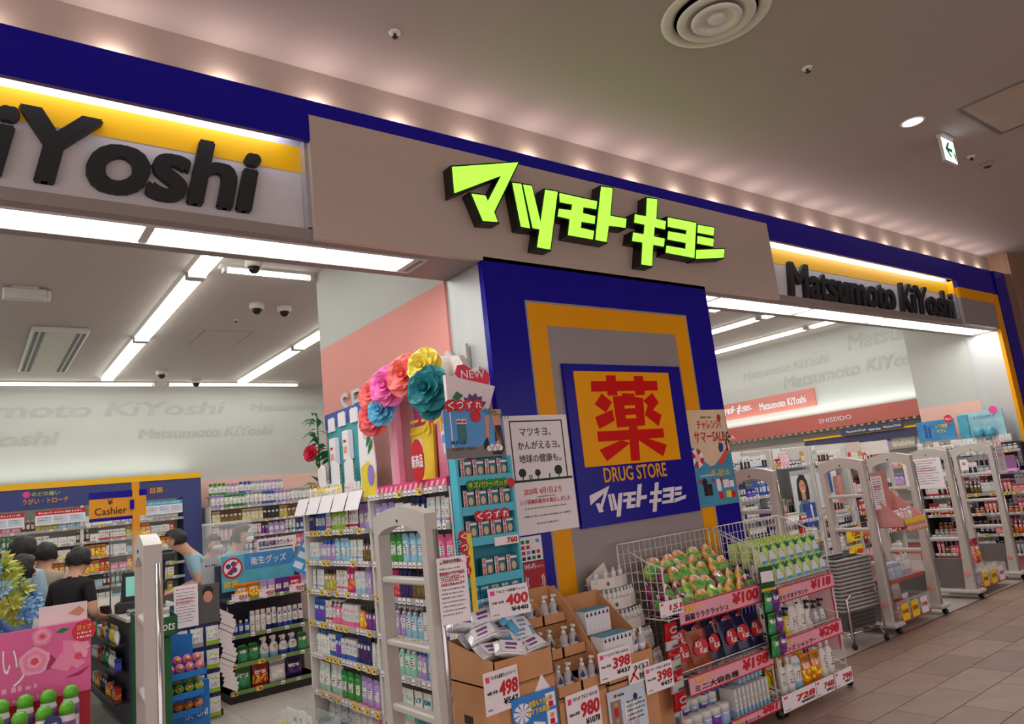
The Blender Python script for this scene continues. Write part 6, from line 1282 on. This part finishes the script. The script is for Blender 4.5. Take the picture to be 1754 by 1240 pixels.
# hygiene goods end unit
EN = mat('end_green_rail', (120, 150, 90), .5)
hg = thing('shelf_unit', 'dark end unit of hygiene goods with a blue header', 'shelf', None, (2.06, 7.45, 0))
BX(0, .86, .36, .40, 0, 1.25).build('back_panel', mat('slate_back', (58, 62, 78), .5), hg); BX(0, .86, 0, .4, 0, .10).build('plinth', DARK, hg)
HB = BX(.02, .74, .20, .22, 1.0, 1.34).build('header', mat('aqua_header', (90, 190, 215), .5, noise=.15, scale=10), hg); BX(.24, .74, .196, .2, 1.19, 1.34).build('title_band', mat('title_blue', (60, 150, 215), .5), hg)
text('衛生グッズ', PAPER, hg, (.30, .194, 1.225), w=.36, h=.075, bold=.02); text('除菌', YELLOW, hg, (.04, .198, 1.03), w=.13, h=.07, bold=.03)
disc(hg, .12, 1.22, .10, .198, RED, 'ring_mark', t=.004); disc(hg, .12, 1.22, .082, .196, PAPER, 'ring_mark', t=.004)
for x, z in ((.08, 1.24), (.14, 1.20), (.13, 1.26), (.10, 1.18)): disc(hg, x, z, .026, .191, mat('germ_purple', (90, 70, 130), .5), 'germ_mark', n=9, t=.002)
MB().prism([(.055, 1.165), (.065, 1.155), (.185, 1.275), (.175, 1.285)], .186, .192, 'y').build('ring_bar', RED, hg)
HZ = (.93, .60, .34, .10)
for i, z in enumerate(HZ): shelf(hg, 0, .86, .36, z, mat('slate_back'), seed=70+i, tags=.16, yellow=.5 if i > 1 else 0, railm=EN)
row((2.16, 7.47, .93), (1, 0, 0), .72, [('carton', .11, .05, .15, 'brown/magenta/orange/purple', 1, 'w', 1, 2), ('carton', .07, .05, .15, 'purple/blue/lilac', 0, 'w', 1, 2)], 'top shelf of the hygiene unit', 0, 571, .16)
row((2.12, 7.47, .60), (1, 0, 0), .72, [('bottle', .05, .05, .13, 'pale blue/blue', 0, 'w', 2, 3), ('carton', .13, .08, .15, 'white', 0, 'w', 1, 1), ('can', .05, .05, .2, 'navy/blue/white', 2, 'w', 2, 3)], 'second shelf of the hygiene unit', 0, 572, .22)
row((2.16, 7.47, .34), (1, 0, 0), .72, [('pump', .09, .07, .17, 'white/pale blue', 0, 'w', 2, 2), ('spray', .09, .07, .2, 'blue/pale blue', 2, 'w', 2, 2), ('refill', .1, .06, .18, 'green', 1, 'w', 2, 3)], 'third shelf of the hygiene unit', 0, 573, .21)
row((2.12, 7.47, .10), (1, 0, 0), .74, [('pouch', .16, .08, .2, 'green/red/navy/white', 1, 'w', 1, 2)], 'lowest shelf of the hygiene unit', 0, 574, .2)
for x, p, q in ((2.10, '252', '277'), (2.36, '450', '495'), (2.66, '369', '405')): price_card((x, 7.42, .915), .15, .075, p, q, 'white price card with red %s on the hygiene unit, %s' % (p, {'252': 'beside the hanging cards', '450': 'in the middle', '369': 'at the far end'}[p]), group='price cards on the hygiene unit')
sc_ = thing('hanging_cards', 'hanging chain of overlapping white cards at the hygiene unit side', 'display', None, (2.05, 7.40, 0))
MB().tube([(0, 0, .88), (-.02, 0, .5), (.02, 0, .12)], .004, 5).build('chain', ALU, sc_)
for i in range(16): MB().rbox(-.09, .07, -.002, .002, -.02, .02, .0018).build('card', PAPER, sc_, (-.01+.02*math.sin(i), -.01-.002*i, .82-i*.043), (0, .55, .2))

# blue hook stand, candy stand and green box near the counter end
hk = thing('hook_stand', 'dark blue hook stand of bagged goods with a notice and portrait', 'stand', None, (1.50, 7.18, 0))
BX(0, .40, 0, .02, 0, 1.0).build('panel', mat('royal_dark', (40, 62, 120), .5), hk); BX(-.02, .42, -.02, .12, 0, .05).build('base', DARK, hk)
BX(.24, .42, -.012, -.004, .80, 1.14).build('portrait_card', mat('portrait_grey', (96, 92, 96), .5), hk); disc(hk, .32, 1.03, .05, -.014, SK, 'portrait', sx=.8); disc(hk, .32, 1.07, .055, -.013, mat('hair_print'), 'portrait', sx=.9, t=.001)
for j in range(4):
    for i in range(3):
        MB().tube([(.07+i*.13, 0, .78-j*.2), (.07+i*.13, -.1, .79-j*.2)], .003, 4).build('hook', CHROME, hk)
        put('pouch', (.11, .04, .16), ('pale blue', 'silver', 'lime')[i], (1.57+i*.13, 7.10, .62-j*.2), 0, '%s bag hanging on the blue hook stand, %s row' % (('pale blue', 'silver', 'lime')[i], ORD[j]), 'bags on the blue hook stand', 2)
notice((1.53, 7.145, .80), .20, .36, 'white notice with red lines on the blue hook stand', seed=61, lines=11)
cy = thing('candy_stand', 'bright blue cardboard stand of round candy packs by the counter', 'stand', None, (1.30, 6.50, 0), .12)
CBL = mat('candy_blue', (30, 120, 205), .45, noise=.06)
BX(0, .40, .12, .34, 0, .42).build('base', CBL, cy); MB().prism([(0, .42), (.34, .42), (.34, .78), (.05, .82), (0, .74)], .30, .31, 'y').build('back_card', CBL, cy)
for k, z in enumerate((.52, .36, .22)): tray(cy, .02, .33, -.02+.04*k, .22, z-.03, .05, .08, CBL)
disc(cy, .07, .72, .05, .298, YELLOW, 'round_badge', t=.003); text('10', RED, cy, (.045, .294, .705), w=.05, h=.035, bold=.02); text('ら、UNI', PAPER, cy, (.2, .118, .15), w=.18, h=.06, bold=.02)
for k, (z, c, y) in enumerate(((.52, 'pink', 6.50), (.36, 'lime', 6.54), (.22, 'orange', 6.58))):
    for j in range(2):
        for i in range(4):
            t = thing('candy_pack', 'round %s candy pack, %s in the %s of the %s tray' % (c, ORD[i], ('front row', 'rear row')[j], ('upper', 'middle', 'lower')[k]), 'product', 'round candy packs on the blue stand', (1.36+i*.075, y+.05+j*.09, z+.045+j*.05)); t.rotation_euler = (PI/2-.3, 0, .1)
            MB().lathe([(.0, -.02), (.03, -.018), (.038, 0), (.03, .018), (0, .02)], 14).build('pack', CAPS['p'] if c == 'pink' else mat('candy_'+c, PAL[c], .2, noise=.2, scale=40), t); MB().lathe([(.0, .0215), (.02, .02)], 12).build('label', mat('candy_gold', (235, 190, 120), .3), t)
gb = thing('display_carton', 'dark green cardboard display with white lettering beside the candy stand', 'box', None, (1.14, 6.35, 0), .1)
GRN = mat('box_green', (20, 90, 50), .5); MB().rbox(0, .20, 0, .3, 0, .85, .004).build('base', GRN, gb); tray(gb, -.02, .24, -.03, .25, .86, .14, .2, GRN); text('ots', PAPER, gb, (.13, -.032, .90), w=.09, h=.055, bold=.0, shear=.2); text('Con', PAPER, gb, (.04, -.002, .25), w=.10, h=.06, shear=.2)
row((1.16, 6.36, .87), (1, 0, 0), .2, [('pouch', .09, .05, .2, 'yellow/green/white', 1, 'w', 1, 1)], 'green cardboard display', .1, 590, .22)
bfl = thing('hanging_board', 'tilted blue sheet of pictures hanging at the far shelf end', 'display', None, (2.27, 5.86, 1.32)); bfl.rotation_euler = (0, .5, -.4); bfl.scale = (.8, 1, .9)
BX(-.13, .13, 0, .006, -.15, .15).build('sheet', mat('sheet_blue', (60, 140, 200), .5, noise=.15, scale=14), bfl)
for x in (-.06, .06):
    for z in (-.09, 0, .09): BX(x-.045, x+.045, -.002, 0, z-.03, z+.025).build('picture', mat('pale_blue_paper'), bfl)
MB().tube([(0, .003, .15), (.08, .003, .3)], .003, 4).build('string', ALU, bfl)

# ---------------------------------------------------------------- people
SKIN = mat('skin', (214, 164, 136), .55, noise=.04); HAIR = mat('dark_hair', (24, 20, 20), .5, noise=.4, scale=90, bump=.8, stretch=(1, 1, .25))
def person(lab, loc, rz, H, top, legs, shirt='short', bow=0, arms='front', mask=False, hair='short', lean=0, collar=None):
    """standing figure grown from one skinned skeleton; local +y is the way the person faces"""
    t = thing('person', lab, 'person', 'people in the shop', loc, rz)
    s = H/1.70; V = []; E_ = []; Rr = []
    def v(p, r_, par=None):
        V.append((p[0]*s, p[1]*s, p[2]*s)); Rr.append(r_*s); i = len(V)-1
        if par is not None: E_.append((par, i))
        return i
    b_ = lambda z: (max(0, z-.95)**1.0)*bow          # forward shift of the bowed back
    pel = v((0, 0, .93), .135)
    wa = v((0, b_(1.08), 1.08), .125, pel); ch = v((0, b_(1.26), 1.25), .15, wa); sh = v((0, b_(1.38), 1.37), .115, ch)
    nk = v((0, b_(1.46)+.015, 1.45), .052, sh); hb = v((0, b_(1.53)+.05+bow*.05, 1.53), .082, nk); hm = v((0, b_(1.6)+.055+bow*.1, 1.60-bow*.03), .1, hb); v((0, b_(1.66)+.05+bow*.12, 1.655-bow*.04), .07, hm)
    hands = []
    for sx in (-1, 1):
        so = v((sx*.17, b_(1.38), 1.365), .068, sh); fwd = .26 if arms == 'front' else .05
        el = v((sx*.235, b_(1.2)+(.02 if arms == 'front' else -.02), 1.10), .046, so)
        wr = v((sx*(.13 if arms == 'front' else .24), b_(1.2)+fwd, 1.03 if arms == 'front' else .86), .03, el)
        d = Vector((-sx*.25, .9, -.1)) if arms == 'front' else Vector((0, .15, -1)); d.normalize()
        base = Vector((sx*(.13 if arms == 'front' else .24), b_(1.2)+fwd, 1.03 if arms == 'front' else .86))
        pm = v(base+d*.055, .034, wr); side = d.cross(Vector((0, 0, 1)) if arms == 'front' else Vector((1, 0, 0))).normalized(); dn = Vector((0, 0, -1)) if arms == 'front' else Vector((-sx, 0, 0))
        for q, (o_, ln) in enumerate(((-.027, .062), (-.009, .072), (.009, .068), (.026, .052))):
            k1 = v(base+d*.095+side*o_, .0105, pm); k2 = v(base+d*(.095+ln*.5)+side*o_+dn*.008, .0095, k1); v(base+d*(.095+ln*.85)+side*o_+dn*.03, .008, k2)
        t1 = v(base+d*.05-side*.04*sx, .012, pm); v(base+d*.085-side*.055*sx+dn*.01, .01, t1)
        hp = v((sx*.085, -.0, .86), .10, pel); kn = v((sx*.095, .015, .48), .066, hp); an = v((sx*.1, -.02, .09), .045, kn); hl = v((sx*.1, -.03, .045), .042, an); v((sx*.105, .12, .035), .035, hl)
    me = bpy.data.meshes.new('b'); bm = bmesh.new(); lay = bm.verts.layers.skin.verify(); vs = []
    for p, r_ in zip(V, Rr): q = bm.verts.new(p); q[lay].radius = (r_, r_*.86 if r_ > .1*s and p[2] > .9*s else r_); vs.append(q)
    vs[0][lay].use_root = True
    for a, c in E_: bm.edges.new((vs[a], vs[c]))
    bm.to_mesh(me); bm.free()
    o = bpy.data.objects.new('b', me); COL.objects.link(o); o.modifiers.new('s', 'SKIN'); m_ = o.modifiers.new('d', 'SUBSURF'); m_.levels = 2; m_.render_levels = 2
    bpy.context.view_layer.update(); dg_ = bpy.context.evaluated_depsgraph_get(); ev = bpy.data.meshes.new_from_object(o.evaluated_get(dg_)); bpy.data.objects.remove(o)
    ev.materials.clear()
    for m in (SKIN, top, legs, mat('shoe_black', (24, 22, 22), .4)): ev.materials.append(m)
    for p in ev.polygons:
        c = p.center/s; p.use_smooth = True; k = 0
        armz = abs(c.x) > .2 or (arms == 'front' and c.y > b_(1.2)+.09 and c.z < 1.2 and c.z > .95)
        if c.z < .075: k = 3
        elif c.z < .92 and not (arms != 'front' and abs(c.x) > .2): k = 2
        elif c.z < 1.425 or (collar and c.z < 1.45): k = 1
        if k == 1 and armz:
            if shirt == 'short' and (c.z < 1.2): k = 0
            elif arms == 'front' and c.y > b_(1.2)+.25: k = 0
        if arms != 'front' and abs(c.x) > .2 and c.z < .9: k = 0
        p.material_index = k
    obj('body', ev, t)
    hy = b_(1.6)+.055+bow*.1; hz = 1.60-bow*.03
    HC = Vector((0, hy, hz))*s
    # hair: shell over the crown and back, longer at the nape
    bm = bmesh.new(); bmesh.ops.create_icosphere(bm, subdivisions=3, radius=1); kill = []
    for q in bm.verts:
        x, y, z = q.co
        if y > .28+.4*max(0, z) and z < .55: kill.append(q); continue
        if z < (-.62 if hair == 'short' else -.95): kill.append(q); continue
        wob = 1+.05*math.sin(17*x+5*z)+.04*math.sin(23*y+9*x)+.03*math.sin(31*z+13*y)
        q.co = Vector((x*.118*wob*(1.05 if z < 0 and hair != 'short' else 1), y*.130*wob-.014, z*.124*wob+.01))*s
    bmesh.ops.delete(bm, geom=kill, context='VERTS'); hme = bpy.data.meshes.new('hair'); bm.to_mesh(hme); bm.free(); hme.materials.append(HAIR)
    for p in hme.polygons: p.use_smooth = True
    obj('hair', hme, t, HC, (-bow*.5, 0, 0))
    if hair == 'tied': MB().lathe([(0, -.03), (.035, -.02), (.045, .01), (.02, .045), (0, .05)], 10).build('hair_bun', HAIR, t, HC+Vector((0, -.12*s, -.02)))
    for sx in (-1, 1):
        MB().lathe([(0, -.03), (.016, -.022), (.02, 0), (.018, .02), (0, .03)], 8, sx=.5).build('ear', SKIN, t, HC+Vector((sx*.09*s, -.005, -.02)), (.2, 0, 0))
        MB().lathe([(0, -.006), (.011, 0), (0, .006)], 8, sy=.6).build('eye', BLACK, t, HC+Vector((sx*.034*s, .083*s, .004)))
        MB().tube([(sx*.018*s, .092*s, .028), (sx*.05*s, .082*s, .03)], .004, 4).build('eyebrow', HAIR, t, HC)
    MB().lathe([(.016, -.02), (.012, 0), (.006, .025)], 8).build('nose', SKIN, t, HC+Vector((0, .094*s, -.02)))
    MB().tube([(-.022*s, .084*s, -.058), (0, .092*s, -.06), (.022*s, .084*s, -.058)], .005, 5).build('mouth', mat('lip', (180, 100, 95), .5), t, HC)
    if mask:
        bm = bmesh.new(); bmesh.ops.create_icosphere(bm, subdivisions=2, radius=1); kill = [q for q in bm.verts if q.co.y < .1 or abs(q.co.z) > .8]
        for q in bm.verts: q.co = Vector((q.co.x*.094, q.co.y*.112+.02, q.co.z*.066-.05))*s
        bmesh.ops.delete(bm, geom=kill, context='VERTS'); mme = bpy.data.meshes.new('face_mask'); bm.to_mesh(mme); bm.free(); mme.materials.append(mat('mask_white', (228, 232, 236), .7)); obj('face_mask', mme, t, HC)
        for sx in (-1, 1): MB().tube([(sx*.078*s, .04*s, -.03), (sx*.092*s, 0, -.01)], .002, 4).build('mask_loop', PAPER, t, HC)
    if collar:
        MB().lathe([(.062, 0), (.072, .012), (.064, .035)], 14).build('collar', collar, t, (0, (b_(1.44)+.012)*s, 1.405*s), (-.2, 0, 0))
    return t
NT = mat('navy_trousers', (36, 38, 52), .8, noise=.1)
person('person in a black polo shirt and dark trousers paying at the counter', (.77, 7.75, 0), -.75, 1.57, mat('black_polo', (22, 22, 26), .8, noise=.1), NT, bow=.22, collar=mat('black_polo'))
person('person in a cream cardigan with black hair waiting in line', (.33, 7.35, 0), -.95, 1.56, mat('cream_knit', (206, 198, 190), .85, noise=.08, scale=40), NT, shirt='long', hair='long', bow=.15, collar=mat('grey_scarf', (90, 80, 82), .8))
person('person in a beige jacket with short dark hair in the queue', (.66, 8.75, 0), -.5, 1.64, mat('beige_jacket', (176, 164, 144), .85, noise=.06), NT, shirt='long', bow=.1)
person('taller person in a pale blue shirt behind the cream cardigan', (.43, 8.2, 0), -.6, 1.72, mat('pale_blue_shirt', (168, 196, 220), .8, noise=.05), NT, shirt='long', bow=.1)
UNI = mat('uniform_blue', (160, 196, 214), .75, noise=.05)
person('masked shop worker in pale blue uniform bowing over the counter', (2.30, 8.85, 0), 1.35, 1.64, UNI, NT, mask=True, bow=.45, arms='front')
person('masked shop worker in pale blue uniform with tied hair at the consultation counter', (2.58, 9.2, 0), -2.2, 1.60, UNI, NT, mask=True, hair='tied', bow=.2)
person('masked shop worker in pale blue uniform partly hidden behind a colleague', (2.52, 9.85, 0), -2.7, 1.52, UNI, NT, mask=True, hair='long', bow=.1)
wl = tag(MB().rbox(-.05, .05, -.012, .012, -.04, .04, .004).build('wallet', mat('brown_leather', (70, 40, 34), .5), None, (1.13, 8.05, .985), (.3, 0, -.7)), 'small brown wallet held out over the counter', 'wallet')

# ---------------------------------------------------------------- pink rose display beside the edge-on gate
pd = thing('promotion_stand', 'pink rose advertising display with a table of green-capped bottles', 'display', None, (-.45, 3.40, 0))
BX(0, .88, 0, .34, 0, .86).build('table', mat('table_pink', (206, 120, 150), .6), pd); MB().rbox(-.01, .89, -.02, .36, .86, .89, .006).build('table_top', mat('hot_pink_card'), pd)
PB = mat('rose_board', (226, 100, 160), .4, noise=.1, scale=4)
BX(.02, .90, .20, .215, 1.05, 1.325).build('board', PB, pd)
BX(.02, .90, .215, .225, .89, 1.06).build('board_stand', mat('stand_red', (176, 20, 40), .5), pd)
BX(.72, .89, .222, .228, 1.2, 1.40).build('white_card', mat('blush_card', (240, 222, 226), .5), pd)
def print_rose(parent, x, z, R_, y, m1, m2, m3):
    for k, (s_, m) in enumerate(((1, m1), (.74, m2), (.48, m1), (.26, m3))):
        n = 16; MB().prism([(x+R_*s_*(1+.08*math.sin(5*a+k))*math.cos(a), z+R_*s_*(1+.08*math.sin(5*a+k))*math.sin(a)) for a in [2*PI*i/n for i in range(n)]], y-.001*(k+1), y, 'y').build('rose_print', m, parent)
RA = mat('rose_print_a', (246, 170, 200), .5); RB = mat('rose_print_b', (240, 140, 180), .5); RC = mat('rose_print_c', (226, 70, 90), .5); RDK = mat('rose_print_d', (170, 30, 90), .5)
MB().prism([(.70, 1.155), (.76, 1.16), (.78, 1.19), (.76, 1.215)], .1985, .2, 'y').build('rose_print', RDK, pd); print_rose(pd, .705, 1.20, .052, .1985, RA, RB, RC); print_rose(pd, .73, 1.29, .036, .1985, RB, RA, RC); print_rose(pd, .10, 1.2, .05, .1985, RA, RB, RC)
for q_, (a, ln, wd) in enumerate(((2.2, .09, .035), (1.3, .08, .035), (3.4, .10, .04), (.4, .04, .02), (4.6, .05, .03))):
    c_, s_ = math.cos(a), math.sin(a); MB().prism([(.855, 1.19), (.855+ln*.5*c_-wd*s_, 1.19+ln*.5*s_+wd*c_), (.855+ln*c_, 1.19+ln*s_), (.855+ln*.5*c_+wd*s_, 1.19+ln*.5*s_-wd*c_)], .1975-.0004*q_, .2, 'y').build('lily_print', RA if q_ % 2 else RB, pd)
MB().prism([(.81, 1.115), (.86, 1.13), (.895, 1.145), (.86, 1.115)], .1955, .2, 'y').build('rose_print', RDK, pd); disc(pd, .855, 1.19, .014, .1955, RC, 'rose_print', n=10)
MB().prism([(.775, 1.295), (.80, 1.31), (.825, 1.302), (.80, 1.29)], .198, .2, 'y').build('leaf_print', GREEN, pd)
text('い', PAPER, pd, (.60, .2, 1.17), w=.05, h=.09, bold=.0); text('ノ', PAPER, pd, (.635, .2, 1.12), w=.05, h=.07, bold=.0); dashes(pd, RA, .6, .72, 1.10, 1, 1, .02, .1995, seed=5, jag=0)
dashes(pd, RA, .6, .74, 1.06, 1, 1, .016, .1995, seed=6, jag=0)
disc(pd, .875, 1.285, .042, .195, mat('badge_red'), 'round_badge', t=.004); text('ガップ', YELLOW, pd, (.85, .1905, 1.29), w=.05, h=.02, bold=.03); dashes(pd, PAPER, .85, .9, 1.275, 2, .016, .008, .1905, seed=4, jag=0)
MB().prism([(.82, 1.36), (.86, 1.385), (.88, 1.365), (.86, 1.345)], .219, .222, 'y').build('hand_print', SK, pd); MB().prism([(.80, 1.31), (.89, 1.33), (.89, 1.31)], .219, .222, 'y').build('hand_print', SK, pd)
GCAP = mat('leaf_green_cap', (90, 170, 40), .35, noise=.1); LILB = mat('lilac_label', (120, 80, 140), .4, noise=.3, scale=40)
gm = MB().lathe([(.026, 0), (.029, .01), (.029, .10), (.024, .12)], 12).lathe([(.0295, .055), (.0295, .095)], 12, m=2).lathe([(.027, .118), (.028, .14), (.018, .16), (0, .165)], 12, m=1).mesh('bottle', [mat('milk_bottle', (226, 222, 232), .35), GCAP, LILB])
for j, (y, z, n) in enumerate(((3.44, .895, 11), (3.51, .94, 11))):
    for i in range(n):
        x = -.40+i*.075+.02*j
        if x > .37: continue
        tag(obj('bottle', gm, None, (x, y, z-.005), (0, 0, i*.7)), 'white bottle with leafy green cap, %s in the %s row of the pink display' % (ORD[i], ('front', 'rear')[j]), 'product', 'green-capped bottles on the pink display')
BX(.05, .84, .08, .16, .89, .94).build('riser', mat('hot_pink_card'), pd)
bt = thing('price_card', 'small dark round tag on a green-capped bottle of the pink display', 'price card', None, (.30, 3.40, .99)); disc(bt, 0, 0, .03, 0, mat('royal_dark'), 'tag_face', n=14); dashes(bt, PAPER, -.018, .018, -.002, 2, .014, .007, -.002, seed=3, jag=0)
# hydrangea-like garland
gl = thing('flower_garland', 'thick garland of pale blue and yellow paper petals beside the pink display', 'garland', None, (-.03, 3.84, 0))
path = [(-.42, .0, 1.62), (-.25, .0, 1.70), (-.02, .0, 1.68), (.11, .0, 1.58), (.19, 0, 1.45), (.25, 0, 1.32), (.26, 0, 1.22), (.26, 0, .9)]
MB().tube(path, [.05, .06, .06, .06, .06, .05, .02, .015], 8).build('core', mat('petal_blue', (120, 178, 226), .7, noise=.1), gl)
petm = []
for c, nm in (((140, 192, 232), 'petal_blue'), ((166, 208, 238), 'petal_sky'), ((206, 208, 110), 'petal_yellow'), ((180, 196, 90), 'petal_olive')):
    m = mat(nm, c, .7, noise=.1); b = MB()
    for q in range(9):
        a = q*2.4; c_, s_ = math.cos(a), math.sin(a); P = lambda u, v_, w: (u*c_-v_*s_, u*s_+v_*c_, w); e = .9 if q < 5 else .3
        b.add([P(0, 0, 0), P(.02, -.011, .012*e), P(.042*(.6+.4*(1-e)), 0, .034*e+.004), P(.02, .011, .012*e)], [(0, 1, 2, 3)])
    petm.append(b.mesh('petal', m))
r = random.Random(9); vp_ = [Vector(p) for p in path]; k = 0
for i in range(len(vp_)-1):
    n = int((vp_[i+1]-vp_[i]).length/.0036) if i < 5 else 0
    for j in range(n):
        p = vp_[i].lerp(vp_[i+1], r.random()); dv = (vp_[i+1]-vp_[i]).normalized(); a = r.uniform(0, 2*PI); e = dv.orthogonal().normalized(); e = (Matrix.Rotation(a, 3, dv) @ e)
        yl = math.sin((p.x*3+p.z*4)*4.5+a*.9) > .8
        o = obj('petal', petm[(2+r.randint(0, 1)) if yl else r.randint(0, 1)], gl, p+e*r.uniform(.055, .085)); o.rotation_euler = e.to_track_quat('Z', 'Y').to_euler(); o.rotation_euler.rotate_axis('Z', r.uniform(0, 3)); o.scale = (1.15,)*3
flush_text()


# packs wholly hidden behind others in the photograph are left out
HIDDEN = {
    'bottle': '35 46-47',
    'boxed_carton': '0-15 32-43 53-98 106-151 159',
    'candy_pack': '20-23',
    'carton': '82',
    'chocolate_bag': '12-15',
    'cosmetic_blister_pack': '7-9 24 26-30 43 45-47 52 62 68 91-94 105 117-118',
    'cosmetic_bottle': '6 10 14-16 18-21 32-38 46 54 60-62 73-74 115-116',
    'cosmetic_carton': '22-23 29-30 33-36 39 41 44 60 65-73 77-84 86 100-103 109 111-119 128-130 141-143 164 176-177 217-218',
    'cosmetic_cosmetic_jar': '0 2 5 8-12 21 24-27 29 34-35 38-41 45 48 52-68 72 88',
    'cosmetic_tube_pack': '0-2 10-12 17-20 22-23 28-29 31-32 34 36-40 48 51 57 63 69-71 73-74',
    'eye_drop_bottle': '12 20-22 28-30',
    'hair_care_bottle': '19-20',
    'jelly_bag': '10-16 29-31',
    'medicine_bottle': '14 23',
    'medicine_carton': '99-104 121-122',
    'plaster_pack': '12',
    'pouch': '12 20 42 45-46 50 52-53 61 65 77 80 83-84',
    'pump_bottle': '23 25 27 29 34',
    'refill_pack': '16 19 31 67',
    'tube_pack': '32 41-42 49-53',
    'wipe_pack': '16',
}
drop = []
for k, v in HIDDEN.items():
    for q in v.split():
        a, _, b = q.partition('-')
        for i in range(int(a), int(b or a)+1):
            o = bpy.data.objects.get(k + ('.%03d' % i if i else ''))
            if o: drop += list(o.children) + [o]
bpy.data.batch_remove(drop)
